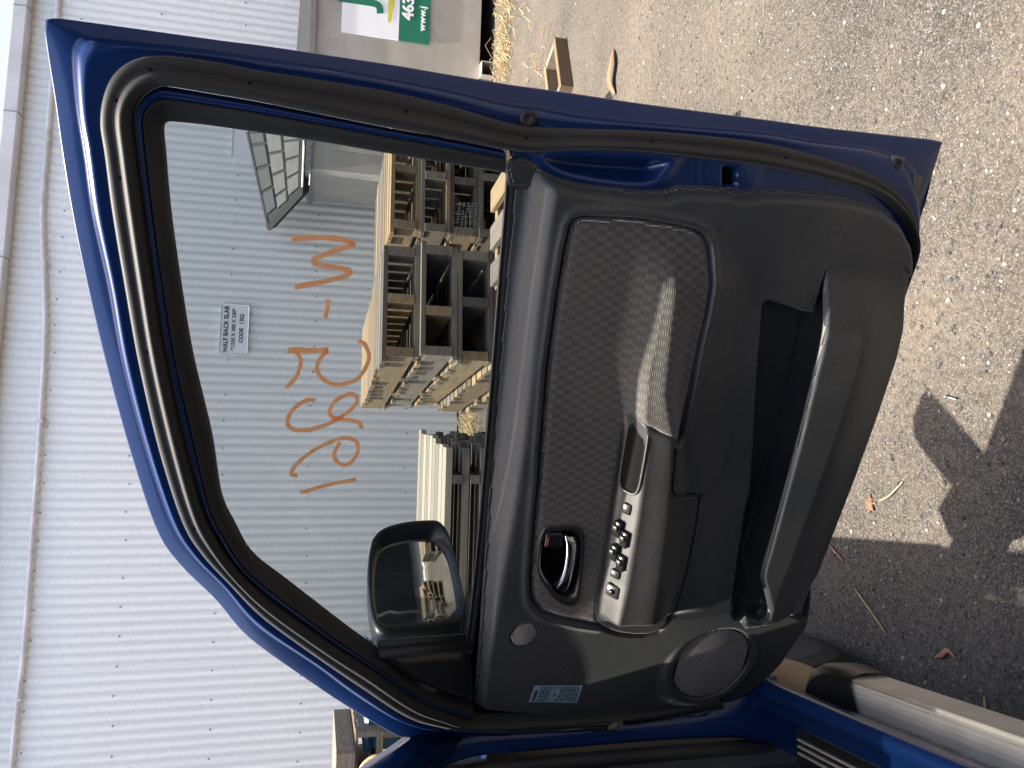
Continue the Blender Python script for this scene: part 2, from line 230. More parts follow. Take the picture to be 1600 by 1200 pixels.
def loft(name, rows, mat, parent, closed=False, smooth=True, flip=False):
    rows = [np.asarray(r) for r in rows]; n = len(rows[0]); V = np.vstack(rows); F = []
    for i in range(len(rows) - 1):
        for k in range(n - 1 if not closed else n):
            q = (i * n + k, i * n + (k + 1) % n, (i + 1) * n + (k + 1) % n, (i + 1) * n + k); F.append(q[::-1] if flip else q)
    return mk(name, V, F, mat, parent, smooth)

# ------------------------------------------------------------------ materials
def nt(name):
    ma = bpy.data.materials.new(name); ma.use_nodes = True; t = ma.node_tree
    return ma, t, t.nodes, t.links, t.nodes['Principled BSDF']
def ramp(t, stops):
    r = t.nodes.new('ShaderNodeValToRGB'); e = r.color_ramp.elements
    while len(e) < len(stops): e.new(.5)
    for q, (p, c) in zip(e, stops): q.position = p; q.color = (*c, 1) if len(c) == 3 else c
    return r
def tex(t, kind, scale, coord='Object', detail=4, vec=None, rough=.5):
    n = t.nodes.new('ShaderNodeTex' + kind)
    if 'Scale' in n.inputs: n.inputs['Scale'].default_value = scale
    if kind == 'Noise': n.inputs['Detail'].default_value = detail; n.inputs['Roughness'].default_value = rough
    if vec is None:
        c = t.nodes.new('ShaderNodeTexCoord'); vec = c.outputs[coord]
    t.links.new(vec, n.inputs['Vector']); return n
def mapping(t, scale, coord='Object', rot=(0, 0, 0)):
    c = t.nodes.new('ShaderNodeTexCoord'); mp = t.nodes.new('ShaderNodeMapping'); mp.inputs['Scale'].default_value = scale; mp.inputs['Rotation'].default_value = rot
    t.links.new(c.outputs[coord], mp.inputs['Vector']); return mp.outputs[0]
def bump(t, b, src, strength=.3, dist=.002):
    n = t.nodes.new('ShaderNodeBump'); n.inputs['Strength'].default_value = strength; n.inputs['Distance'].default_value = dist
    t.links.new(src, n.inputs['Height'])
    prev = b.inputs['Normal'].links
    if prev: t.links.new(prev[0].from_socket, n.inputs['Normal'])
    t.links.new(n.outputs[0], b.inputs['Normal'])
def plain(name, c, rough=.5, metal=0., var=.15, nscale=8, bumps=None, coat=0., spec=.5):
    ma, t, N, L, b = nt(name)
    n = tex(t, 'Noise', nscale, detail=6)
    r = ramp(t, [(.3, tuple(x * (1 - var) for x in c)), (.7, tuple(min(1, x * (1 + var)) for x in c))]); L.new(n.outputs['Fac'], r.inputs[0]); L.new(r.outputs[0], b.inputs['Base Color'])
    b.inputs['Roughness'].default_value = rough; b.inputs['Metallic'].default_value = metal; b.inputs['Specular IOR Level'].default_value = spec
    if coat: b.inputs['Coat Weight'].default_value = coat; b.inputs['Coat Roughness'].default_value = .06
    if bumps:
        k = tex(t, 'Noise', bumps[0], detail=3); bump(t, b, k.outputs['Fac'], bumps[1], bumps[2])
    return ma
def mixc(t, fac, a, b_):
    n = t.nodes.new('ShaderNodeMix'); n.data_type = 'RGBA'
    t.links.new(fac, n.inputs[0])
    for v, i in ((a, 6), (b_, 7)):
        if isinstance(v, tuple): n.inputs[i].default_value = (*v, 1)
        else: t.links.new(v, n.inputs[i])
    return n.outputs[2]

def plastic(name, c, rough, dust, grain=900, gs=.25):
    "grained interior plastic with a thin uneven film of dust and a few scuffs"
    ma, t, N, L, b = nt(name)
    n = tex(t, 'Noise', 3.5, detail=8, rough=.65); r = ramp(t, [(.42, (0, 0, 0)), (.75, (1, 1, 1))]); L.new(n.outputs['Fac'], r.inputs[0])
    n2 = tex(t, 'Noise', 260, detail=4); r2 = ramp(t, [(.45, (.25, .25, .25)), (.68, (1, 1, 1))]); L.new(n2.outputs['Fac'], r2.inputs[0])
    mu = N.new('ShaderNodeMath'); mu.operation = 'MULTIPLY'; L.new(r.outputs[0], mu.inputs[0]); L.new(r2.outputs[0], mu.inputs[1])
    mu2 = N.new('ShaderNodeMath'); mu2.operation = 'MULTIPLY'; mu2.inputs[1].default_value = dust; L.new(mu.outputs[0], mu2.inputs[0])
    sc = tex(t, 'Noise', 1, vec=mapping(t, (14, 160, 60), rot=(0, 0, .6)), detail=2); r3 = ramp(t, [(.73, (0, 0, 0)), (.78, (1, 1, 1))]); L.new(sc.outputs['Fac'], r3.inputs[0])
    ad = N.new('ShaderNodeMath'); ad.operation = 'MULTIPLY_ADD'; ad.inputs[1].default_value = dust * .9; L.new(r3.outputs[0], ad.inputs[0]); L.new(mu2.outputs[0], ad.inputs[2])
    L.new(mixc(t, ad.outputs[0], c, (.20, .18, .15)), b.inputs['Base Color'])
    b.inputs['Roughness'].default_value = rough; b.inputs['Sheen Weight'].default_value = dust * .5; b.inputs['Sheen Roughness'].default_value = .4; b.inputs['Sheen Tint'].default_value = (.85, .88, .9, 1)
    v = tex(t, 'Voronoi', grain); bump(t, b, v.outputs['Distance'], gs, .0006)
    n3 = tex(t, 'Noise', 40, detail=3); bump(t, b, n3.outputs['Fac'], .05, .002)
    return ma
M = {}
M['trim'] = plastic('trim_plastic', (.0155, .0205, .0255), .46, .30)
M['trim2'] = plastic('armrest_plastic', (.019, .0215, .024), .42, .22, 1400, .15)
M['rubber'] = plastic('seal_rubber', (.0095, .0102, .0110), .60, .18, 500, .1)
M['black'] = plastic('black_plastic', (.010, .0105, .0115), .36, .08, 1500, .08)
M['grille'] = plain('grille', (.004, .004, .004), .9)
M['mesh'] = plain('grille_mesh', (.17, .17, .175), .38, .4, .15, 60)

def paint():
    ma, t, N, L, b = nt('blue_paint')
    n = tex(t, 'Noise', 5, detail=8, rough=.7); r = ramp(t, [(.55, (0, 0, 0)), (.8, (1, 1, 1))]); L.new(n.outputs['Fac'], r.inputs[0])
    fl = tex(t, 'Noise', 1600, detail=2); rf = ramp(t, [(.3, (.0022, .0150, .068)), (.7, (.006, .034, .140))]); L.new(fl.outputs['Fac'], rf.inputs[0])
    mu = N.new('ShaderNodeMath'); mu.operation = 'MULTIPLY'; mu.inputs[1].default_value = .05; L.new(r.outputs[0], mu.inputs[0])
    L.new(mixc(t, mu.outputs[0], rf.outputs[0], (.16, .14, .12)), b.inputs['Base Color'])
    b.inputs['Metallic'].default_value = .2; b.inputs['Roughness'].default_value = .28; b.inputs['Specular IOR Level'].default_value = .3
    b.inputs['Coat Weight'].default_value = .4; b.inputs['Coat Roughness'].default_value = .03
    n2 = tex(t, 'Noise', 30, detail=2); bump(t, b, n2.outputs['Fac'], .04, .002)
    return ma
M['paint'] = paint()

def cloth():
    "dark woven seat cloth: staggered patches of short raised ribs"
    ma, t, N, L, b = nt('woven_cloth')
    br = N.new('ShaderNodeTexChecker'); br.inputs['Scale'].default_value = 1.0
    mp = N.new('ShaderNodeMapping'); mp.inputs['Scale'].default_value = (125, 72, 0); mp.inputs['Location'].default_value = (.1, .1, .3); tc = N.new('ShaderNodeTexCoord'); L.new(tc.outputs['Object'], mp.inputs['Vector']); L.new(mp.outputs[0], br.inputs['Vector'])
    wv = N.new('ShaderNodeTexWave'); wv.wave_type = 'BANDS'; wv.bands_direction = 'Y'; wv.inputs['Scale'].default_value = 105; wv.inputs['Distortion'].default_value = .6
    L.new(mapping(t, (1, 1, 1)), wv.inputs['Vector'])
    inv = N.new('ShaderNodeMath'); inv.operation = 'SUBTRACT'; inv.inputs[0].default_value = 1.0; L.new(br.outputs['Fac'], inv.inputs[1])
    mu = N.new('ShaderNodeMath'); mu.operation = 'MULTIPLY'; L.new(inv.outputs[0], mu.inputs[0]); L.new(wv.outputs['Fac'], mu.inputs[1])
    n = tex(t, 'Noise', 700, detail=3)
    r = ramp(t, [(.0, (.034, .033, .031)), (1, (.082, .079, .072))]); L.new(mu.outputs[0], r.inputs[0])
    d = tex(t, 'Noise', 4, detail=6); rd = ramp(t, [(.45, (0, 0, 0)), (.8, (.35, .35, .35))]); L.new(d.outputs['Fac'], rd.inputs[0])
    L.new(mixc(t, rd.outputs[0], r.outputs[0], (.11, .10, .085)), b.inputs['Base Color'])
    b.inputs['Roughness'].default_value = .85; b.inputs['Sheen Weight'].default_value = .5; b.inputs['Sheen Roughness'].default_value = .4
    bump(t, b, mu.outputs[0], .5, .0012); bump(t, b, n.outputs['Fac'], .3, .0006)
    return ma
M['cloth'] = cloth()
M['chrome'] = plain('chrome', (.75, .76, .78), .09, 1.0, .03)
M['black_gloss'] = plain('black_gloss', (.01, .01, .011), .18)
M['recess'] = plain('recess_black', (.006, .006, .006), .8, spec=.08)
M['label_blue'] = plain('label_blue', (.20, .32, .40), .45)
M['label_ink'] = plain('label_ink', (.02, .025, .03), .5)
M['steel'] = plain('zinc_steel', (.35, .35, .36), .4, .8, .2, 40)
def marker():
    ma, t, N, L, b = nt('orange_paint_marker'); n = tex(t, 'Noise', 160, detail=4); r = ramp(t, [(.3, (1.0, .62, .38)), (.7, (1.0, .72, .50))]); L.new(n.outputs['Fac'], r.inputs[0]); L.new(r.outputs[0], b.inputs['Base Color']); b.inputs['Roughness'].default_value = .6
    tl = N.new('ShaderNodeBsdfTranslucent'); L.new(r.outputs[0], tl.inputs[0]); mx = N.new('ShaderNodeMixShader'); mx.inputs[0].default_value = .88; L.new(b.outputs[0], mx.inputs[1]); L.new(tl.outputs[0], mx.inputs[2]); L.new(mx.outputs[0], N['Material Output'].inputs['Surface']); return ma
M['marker'] = marker()
M['white_print'] = plain('white_print', (.62, .62, .60), .6)
M['etch'] = plain('glass_etch', (.10, .11, .11), .7)

def thin_glass(name, tint, rough=.0, refl=1.0):
    ma, t, N, L, b = nt(name); N.remove(b); out = N['Material Output']
    tr = N.new('ShaderNodeBsdfTransparent'); tr.inputs[0].default_value = (*tint, 1)
    gl = N.new('ShaderNodeBsdfGlossy'); gl.inputs['Roughness'].default_value = rough; gl.inputs[0].default_value = (1, 1, 1, 1)
    fr = N.new('ShaderNodeFresnel'); fr.inputs['IOR'].default_value = 1.45
    mu = N.new('ShaderNodeMath'); mu.operation = 'MULTIPLY'; mu.inputs[1].default_value = refl; L.new(fr.outputs[0], mu.inputs[0])
    mx = N.new('ShaderNodeMixShader'); L.new(mu.outputs[0], mx.inputs[0]); L.new(tr.outputs[0], mx.inputs[1]); L.new(gl.outputs[0], mx.inputs[2])
    L.new(mx.outputs[0], out.inputs['Surface']); return ma
M['glass'] = thin_glass('window_glass', (.73, .765, .765), 0, .6)
M['mirror'] = plain('mirror_silver', (.82, .84, .85), .015, 1.0, .0)

def wallmat(name, c, dirt):
    ma, t, N, L, b = nt(name)
    n = tex(t, 'Noise', 1, vec=mapping(t, (1.2, 1.2, .25)), detail=8, rough=.6); r = ramp(t, [(.35, c), (.75, dirt)]); L.new(n.outputs['Fac'], r.inputs[0])
    n2 = tex(t, 'Noise', 30, detail=5); r2 = ramp(t, [(.3, (.9, .9, .9)), (.7, (1, 1, 1))]); L.new(n2.outputs['Fac'], r2.inputs[0])
    mm = N.new('ShaderNodeMix'); mm.data_type = 'RGBA'; mm.blend_type = 'MULTIPLY'; mm.inputs[0].default_value = 1
    L.new(r.outputs[0], mm.inputs[6]); L.new(r2.outputs[0], mm.inputs[7]); L.new(mm.outputs[2], b.inputs['Base Color'])
    b.inputs['Roughness'].default_value = .45; return ma
M['wall'] = wallmat('white_sheet_metal', (.80, .80, .785), (.75, .745, .735))
M['gutter'] = wallmat('gutter_metal', (.62, .62, .64), (.45, .44, .44))
M['conduit'] = plain('grey_conduit', (.62, .60, .61), .5)
M['screw'] = plain('screw_head', (.26, .26, .27), .5, .5)
M['sign'] = plain('sign_white', (.80, .80, .82), .5, 0, .03)
M['ink'] = plain('sign_ink', (.03, .03, .035), .6)

def galv():
    ma, t, N, L, b = nt('galvanised_steel')
    v = tex(t, 'Voronoi', 9); n = tex(t, 'Noise', 2.2, detail=8, rough=.65)
    r = ramp(t, [(.3, (.40, .375, .335)), (.7, (.54, .505, .45))]); L.new(n.outputs['Fac'], r.inputs[0])
    r2 = ramp(t, [(0, (.85, .85, .85)), (1, (1.05, 1.05, 1.05))]); L.new(v.outputs['Color'], r2.inputs[0])
    mm = N.new('ShaderNodeMix'); mm.data_type = 'RGBA'; mm.blend_type = 'MULTIPLY'; mm.inputs[0].default_value = .6
    L.new(r.outputs[0], mm.inputs[6]); L.new(r2.outputs[0], mm.inputs[7]); L.new(mm.outputs[2], b.inputs['Base Color'])
    b.inputs['Metallic'].default_value = .3; b.inputs['Roughness'].default_value = .4; bump(t, b, n.outputs['Fac'], .15, .02); return ma
M['galv'] = galv()
M['green'] = plain('sign_green', (.008, .16, .095), .5, 0, .05)
M['yellowgreen'] = plain('sign_yellow_green', (.55, .50, .06), .5)
M['lid'] = plain('dark_moulded_plastic', (.010, .012, .014), .85, 0, .3, 12, (60, .2, .004))
M['block'] = plain('grey_moulded_block', (.055, .055, .058), .7, 0, .2, 14, (70, .3, .004))
M['block2'] = plain('charcoal_moulded_block', (.018, .022, .028), .7, 0, .2, 14, (70, .3, .004))

def wood(name, a, b_, ca):
    "sawn timber, each piece a little different"
    ma, t, N, L, b = nt(name)
    oi = N.new('ShaderNodeObjectInfo')
    w = tex(t, 'Noise', 1, vec=mapping(t, ca, 'Object'), detail=6, rough=.65)
    cmb = N.new('ShaderNodeVectorMath'); cmb.operation = 'ADD'
    mp = w.inputs['Vector'].links[0].from_socket; sc = N.new('ShaderNodeVectorMath'); sc.operation = 'SCALE'; sc.inputs[0].default_value = (37, 91, 53); L.new(oi.outputs['Random'], sc.inputs['Scale'])
    L.new(mp, cmb.inputs[0]); L.new(sc.outputs[0], cmb.inputs[1]); L.new(cmb.outputs[0], w.inputs['Vector'])
    r = ramp(t, [(.25, a), (.75, b_)]); L.new(w.outputs['Fac'], r.inputs[0])
    rr = ramp(t, [(0, (.55, .52, .5)), (.5, (.95, .93, .9)), (1, (1.25, 1.2, 1.1))]); L.new(oi.outputs['Random'], rr.inputs[0])
    mm = N.new('ShaderNodeMix'); mm.data_type = 'RGBA'; mm.blend_type = 'MULTIPLY'; mm.inputs[0].default_value = 1
    L.new(r.outputs[0], mm.inputs[6]); L.new(rr.outputs[0], mm.inputs[7]); L.new(mm.outputs[2], b.inputs['Base Color'])
    b.inputs['Roughness'].default_value = .8; bump(t, b, w.outputs['Fac'], .3, .004); return ma
M['wood'] = wood('pallet_timber', (0.1365, 0.0936, 0.0546), (0.2886, 0.2145, 0.1287), (1.2, 9, 9))
M['wood_grey'] = wood('weathered_timber', (0.0800, 0.0680, 0.0560), (0.1920, 0.1720, 0.1480), (1.2, 9, 9))
M['wood_white'] = wood('pale_weathered_plank', (0.1728, 0.1584, 0.1332), (0.3168, 0.2952, 0.2592), (1.0, 14, 9))

def groundmat():
    "old asphalt: bituminous dark, worn pale stones, sand and dust lying in drifts"
    ma, t, N, L, b = nt('dusty_asphalt')
    v = tex(t, 'Voronoi', 230); v.feature = 'F1'
    st = ramp(t, [(0, (0.0340, 0.0340, 0.0360)), (.35, (0.0646, 0.0626, 0.0598)), (.65, (0.0850, 0.0796, 0.0728)), (.9, (0.1224, 0.1142, 0.1034)), (1, (0.1768, 0.1666, 0.1530))]); 
    sep = N.new('ShaderNodeSeparateColor'); L.new(v.outputs['Color'], sep.inputs[0]); L.new(sep.outputs[0], st.inputs[0])
    vd = ramp(t, [(.0, (1, 1, 1)), (.55, (.9, .9, .9)), (.8, (.35, .34, .33))]); 
    vs_ = N.new('ShaderNodeMath'); vs_.operation = 'MULTIPLY'; vs_.inputs[1].default_value = 1.3; L.new(v.outputs['Distance'], vs_.inputs[0]); L.new(vs_.outputs[0], vd.inputs[0])
    mm = N.new('ShaderNodeMix'); mm.data_type = 'RGBA'; mm.blend_type = 'MULTIPLY'; mm.inputs[0].default_value = 1; L.new(st.outputs[0], mm.inputs[6]); L.new(vd.outputs[0], mm.inputs[7])
    n = tex(t, 'Noise', .9, detail=9, rough=.62); rs = ramp(t, [(.40, (.12, .12, .12)), (.66, (.85, .85, .85))]); L.new(n.outputs['Fac'], rs.inputs[0])
    n2 = tex(t, 'Noise', 45, detail=5, rough=.7); r2 = ramp(t, [(.35, (.2, .2, .2)), (.62, (1, 1, 1))]); L.new(n2.outputs['Fac'], r2.inputs[0])
    mu = N.new('ShaderNodeMath'); mu.operation = 'MULTIPLY'; L.new(rs.outputs[0], mu.inputs[0]); L.new(r2.outputs[0], mu.inputs[1])
    fs = tex(t, 'Noise', 420, detail=3); sand = ramp(t, [(.3, (0.1088, 0.0904, 0.0707)), (.7, (0.1768, 0.1530, 0.1258))]); L.new(fs.outputs['Fac'], sand.inputs[0])
    L.new(mixc(t, mu.outputs[0], mm.outputs[2], sand.outputs[0]), b.inputs['Base Color'])
    b.inputs['Roughness'].default_value = .9; b.inputs['Specular IOR Level'].default_value = .25
    iv = N.new('ShaderNodeMath'); iv.operation = 'SUBTRACT'; iv.inputs[0].default_value = 1; L.new(v.outputs['Distance'], iv.inputs[1])
    bump(t, b, iv.outputs[0], .35, .004); bump(t, b, n2.outputs['Fac'], .3, .004); return ma
M['ground'] = groundmat()
M['pebble'] = wood('pebbles', (.12, .115, .11), (.36, .33, .29), (60, 60, 60))
M['straw'] = plain('straw', (0.3750, 0.2850, 0.1500), .8, 0, .35, 90)
M['leaf_brown'] = plain('dry_leaf', (0.1500, 0.0863, 0.0562), .8, 0, .3, 60)
M['leaf_pink'] = plain('pink_leaf', (0.3150, 0.1350, 0.0975), .7, 0, .3, 60)
M['bark'] = plain('bark_strip', (0.2250, 0.1200, 0.0750), .85, 0, .3, 60)
M['aluminium'] = plain('aluminium_tread', (.60, .57, .51), .45, .25, .10, 20)
M['alu_dark'] = plain('dusty_tread_insert', (.42, .37, .30), .6, .1, .2, 30)
M['tyre'] = plain('tyre_rubber', (.020, .020, .020), .8, 0, .3, 60, (200, .3, .003))
M['tan'] = plain('tan_mudflap', (.35, .25, .15), .75, 0, .15, 20)
M['interior'] = plain('interior_black', (.010, .010, .011), .6)
M['blue_tote'] = plain('blue_plastic', (.025, .11, .20), .5, 0, .25, 9)
M['shed_dark'] = plain('dark_cladding', (.05, .05, .052), .7, 0, .3, 3)
M['concrete'] = plain('concrete', (.42, .40, .36), .85, 0, .2, 3)

# ------------------------------------------------------------------ ground
gnd = mk('ground', [(-140, -140, 0), (140, -140, 0), (140, 140, 0), (-140, 140, 0)], [(0, 1, 2, 3)], M['ground']); prop(gnd, kind='structure')

def icos(n):
    "n loose stones in one mesh"
    t = (1 + 5 ** .5) / 2
    V = np.array([(-1, t, 0), (1, t, 0), (-1, -t, 0), (1, -t, 0), (0, -1, t), (0, 1, t), (0, -1, -t), (0, 1, -t), (t, 0, -1), (t, 0, 1), (-t, 0, -1), (-t, 0, 1)]) / 1.9
    F = [(0, 11, 5), (0, 5, 1), (0, 1, 7), (0, 7, 10), (0, 10, 11), (1, 5, 9), (5, 11, 4), (11, 10, 2), (10, 7, 6), (7, 1, 8), (3, 9, 4), (3, 4, 2), (3, 2, 6), (3, 6, 8), (3, 8, 9), (4, 9, 5), (2, 4, 11), (6, 2, 10), (8, 6, 7), (9, 8, 1)]
    return V, F
def stones(name, n, area, rmin, rmax, mats):
    V0, F0 = icos(0); VV = []; FF = []; mi = []
    for i in range(n):
        x, y = area(i); r = rmin + (rmax - rmin) * rng.random() ** 5
        s = r * (.7 + .6 * rng.random(3)); s[2] *= .65; a = rng.random() * 6.28; jit = V0 * (1 + .22 * (rng.random(V0.shape) - .5))
        p = jit * s; q = np.stack([p[:, 0] * cos(a) - p[:, 1] * sin(a) + x, p[:, 0] * sin(a) + p[:, 1] * cos(a) + y, p[:, 2] + r * .25], 1)
        k = len(VV) * 12; VV.append(q); FF += [(f[0] + k, f[1] + k, f[2] + k) for f in F0]; mi += [int(rng.integers(0, len(mats)))] * 20
    return mk(name, np.vstack(VV), FF, mats, None, False, mi)
pm = [plain('stone_%s' % w, c, .85, 0, .2, 200) for w, c in (('dark', (0.0350, 0.0350, 0.0371)), ('grey', (0.0770, 0.0749, 0.0721)), ('tan', (0.1400, 0.1190, 0.0910)), ('pale', (0.2100, 0.1995, 0.1820)), ('blue', (0.0700, 0.0700, 0.0735)))]
def near(i):
    while True:
        y = 1.05 + 2.4 * rng.random() ** 1.4; x = -1.1 + 3.0 * rng.random()
        return x, y
st = stones('gravel', 22000, near, .0011, .0066, pm); prop(st, 'loose gravel and grit on the asphalt below the door', None, None, 'stuff')
st2 = stones('pebbles', 1800, lambda i: (-.6 + 5.5 * rng.random(), 2.6 + 4.5 * rng.random() ** 1.5), .0025, .010, pm); prop(st2, 'scattered stones on the sunlit asphalt farther off', None, None, 'stuff')

# ------------------------------------------------------------------ the shed and what hangs on it
TH = radians(8); WY = 8.0; CP = .0865
shed = empty('shed', (0, WY, 0), TH, 'long white corrugated metal shed behind the open car door', 'shed')
def sheetmesh():
    n = 10 * 8 + 6; V = []; F = []
    for i in range(n + 1):
        x = i * CP / 8; y = .0075 - .015 * (.5 + .5 * cos(2 * pi * i / 8)) ** .7 - (.0025 if i > n - 8 else 0)
        V += [(x, y, 0.02), (x, y, 2.2), (x, y, 4.40)]
    for i in range(n): F += [(3 * i, 3 * i + 3, 3 * i + 4, 3 * i + 1), (3 * i + 1, 3 * i + 4, 3 * i + 5, 3 * i + 2)]
    return V, F
v, f = sheetmesh(); sh0 = mk('wall_sheet', v, f, M['wall'], shed, True); NS = 22; W0x = -9.72
sh0.location = (W0x, 0, 0)
for i in range(1, NS):
    c = sh0.copy(); COL.objects.link(c); c.parent = shed; c.location = (W0x + i * 10 * CP, -.0003 * (i % 2), 0)
mb = MB()
for z in (.55, 1.50, 2.31, 3.13, 3.85):
    k = 0
    while k < NS * 10:
        x = W0x + (k + .5 - .5) * CP; mb.lathe([(.009, 0), (.009, .004), (.005, .004), (.0045, .008), (.001, .008)], (x + random.uniform(-.004, .004), -.0075, z + random.uniform(-.012, .012)), (0, -1, 0), 8)
        k += 3 if random.random() < .8 else 4
s = mb.build('wall_screw', M['screw'], shed); prop(s, kind='stuff')
# gutter: a square channel on the eave with joint straps
def gutter_run(x0, x1):
    prof = [(-.016, 4.41), (-.016, 4.285), (-.115, 4.285), (-.127, 4.297), (-.127, 4.405), (-.115, 4.405), (-.115, 4.30), (-.03, 4.298), (-.03, 4.41)]
    V = [(x, p[0], p[1]) for x in (x0, x1) for p in prof]; n = len(prof)
    return V, [(k, k + 1, n + k + 1, n + k) for k in range(n - 1)] + [tuple(range(n)), tuple(range(2 * n - 1, n - 1, -1))]
for k in range(7):
    v, f = gutter_run(-9.5 + 2.6 * k, -9.5 + 2.6 * k + 2.597); mk('gutter', v, f, M['gutter'], shed)
for x in (3.5, 2.42, 1.0, -.5, -2.0, -3.5):
    MB().box((x, -.073, 4.345), (.010, .117, .128)).build('gutter_strap', M['screw'], shed)
mk('roof', [(-9.9, -.1, 4.415), (9.7, -.1, 4.415), (9.7, 7, 5.5), (-9.9, 7, 5.5), (-9.9, -.1, 4.422), (9.7, -.1, 4.422), (9.7, 7, 5.507), (-9.9, 7, 5.507)], [(0, 1, 2, 3), (7, 6, 5, 4), (0, 4, 5, 1), (1, 5, 6, 2), (2, 6, 7, 3), (3, 7, 4, 0)], M['wall'], shed)
MB().box((-9.8, 3.5, 2.2), (.05, 7, 4.4)).box((9.6, 3.5, 2.2), (.05, 7, 4.4)).box((0, 7.0, 2.6), (19.4, .05, 5.2)).build('side_wall', M['wall'], shed)
cpath = cr([(-9, -.035, 3.92), (-3.5, -.035, 3.905), (-2.5, -.035, 3.885), (-.5, -.035, 3.905), (.35, -.035, 3.93), (.95, -.035, 3.985), (1.5, -.035, 4.04), (2.2, -.035, 4.05), (3.7, -.035, 4.06), (9, -.035, 4.07)], 8)
MB().tube(cpath, .021, 10).build('conduit', M['conduit'], shed, True)
for x, z in ((-2.95, 3.893), (-.5, 3.905), (.98, 3.99), (2.2, 4.05), (-6, 3.91)):
    MB().box((x, -.035, z), (.02, .048, .048)).box((x, -.016, z - .035), (.02, .006, .03)).build('conduit_clip', M['conduit'], shed)

def text_mesh(body, size, mat, parent, name, loc, M3, align='CENTER', depth=.0015, weight=0.):
    cu = bpy.data.curves.new(name, 'FONT'); cu.body = body; cu.size = size; cu.align_x = align; cu.align_y = 'CENTER'; cu.extrude = depth; cu.offset = weight; cu.resolution_u = 4
    o = bpy.data.objects.new(name, cu); me = bpy.data.meshes.new_from_object(o); bpy.data.objects.remove(o)
    me.materials.clear(); me.materials.append(mat); ob = bpy.data.objects.new(name, me); link(ob, parent)
    mm = M3.to_4x4(); mm.translation = loc; ob.matrix_basis = mm; return ob
FACE = Matrix(((1, 0, 0), (0, 0, -1), (0, 1, 0)))     # text standing up, read from -y
def wall_point(a, z, off): return (a * cos(TH) + off * sin(TH), WY + a * sin(TH) - off * cos(TH), z)
sg = empty('wall_sign', wall_point(.447, 2.263, .018), TH, 'small white plate lettered HALF BACK SLAB on the corrugated wall', 'sign')
MB().rbox((0, 0, 0), (.50, .265, .006), .028, FACE).build('plate', M['sign'], sg)
text_mesh('HALF BACK SLAB', .060, M['ink'], sg, 'lettering', (0, -.005, .078), FACE, weight=.0012)
text_mesh('*1330 X 300 X 230*', .050, M['ink'], sg, 'lettering', (0, -.005, .008), FACE, weight=.0008)
text_mesh('CODE', .054, M['ink'], sg, 'lettering', (-.06, -.005, -.066), FACE, weight=.0010); text_mesh('1302', .054, M['ink'], sg, 'lettering', (.105, -.005, -.066), FACE, weight=.0010)
sg2 = empty('wall_sign', wall_point(2.47, 2.245, .018), TH, 'white plate lettered BIN, half hidden behind the dark block-patterned cover', 'sign')
MB().rbox((0, 0, 0), (.50, .265, .006), .028, FACE).build('plate', M['sign'], sg2)
text_mesh('BIN', .055, M['ink'], sg2, 'lettering', (-.06, -.005, -.055), FACE, weight=.001)

# ------------------------------------------------------------------ galvanised bin with its sign and the moulded cover
bin_ = empty('metal_bin', (1.78, 6.8, 0), 0, 'big galvanised steel bin with a green and white sign on its front', 'bin')
BW, BD, BZ0, BZ1 = 2.6, 1.25, .13, 1.585
b = MB(); b.box((BW / 2, .004, (BZ0 + BZ1) / 2), (BW, .008, BZ1 - BZ0)); b.box((BW / 2, BD, (BZ0 + BZ1) / 2), (BW, .008, BZ1 - BZ0)); b.box((.004, BD / 2, (BZ0 + BZ1) / 2), (.008, BD - .02, BZ1 - BZ0)); b.box((BW, BD / 2, (BZ0 + BZ1) / 2), (.008, BD - .02, BZ1 - BZ0)); b.box((BW / 2, BD / 2, BZ0 + .005), (BW - .02, BD - .02, .01))
b.build('body', M['galv'], bin_)
b = MB()
for (c, d) in (((BW / 2, -.01, BZ1), (BW + .06, .05, .045)), ((BW / 2, BD + .01, BZ1), (BW + .06, .05, .045)), ((-.01, BD / 2, BZ1), (.05, BD - .04, .045)), ((BW + .01, BD / 2, BZ1), (.05, BD - .04, .045))): b.box(c, d)
b.build('rim', M['steel'], bin_)
for x in (.55, 1.02, 2.05):
    o = 0; b = MB()
    for dx, dz, w, h in ((-.06, 0, .008, .12), (.06, 0, .008, .12), (0, -.056, .112, .008), (0, .056, .112, .008)): b.box((x + dx, BD / 2 - .03, .068 + dz), (w, BD + .12, h))
    b.build('fork_channel', M['galv'], bin_)
b = MB(); b.box((.27, -.012, 1.09), (.19, .018, .62)); b.build('front_stiffener', M['galv'], bin_)
sb = MB().box((1.62, -.012, 1.105), (.86, .008, .49)).build('sign_board', M['sign'], bin_)
sb2 = MB().box((1.63, -.012, .725), (.88, .008, .265)).build('phone_board', M['green'], bin_)
text_mesh('J', .40, M['green'], sb, 'lettering', (1.43, -.018, 1.22), FACE, 'LEFT', weight=.010); text_mesh('S', .40, M['green'], sb, 'lettering', (1.60, -.018, 1.22), FACE, 'LEFT', weight=.010)
sw = []
for k in range(13):
    q = k / 12; x = 1.33 + .75 * q; z = .945 + .10 * q - .05 * sin(pi * q); w = .012 + .02 * sin(pi * q); sw += [(x, -.0185, z - w), (x, -.0185, z + w)]
mk('swoosh', sw, [(2 * k, 2 * k + 2, 2 * k + 3, 2 * k + 1) for k in range(12)], M['yellowgreen'], sb)
text_mesh('463', .135, M['sign'], sb2, 'lettering', (1.38, -.018, .78), FACE, 'LEFT', weight=.004)
text_mesh('www.j', .085, M['sign'], sb2, 'lettering', (1.30, -.018, .655), FACE, 'LEFT', weight=.001)

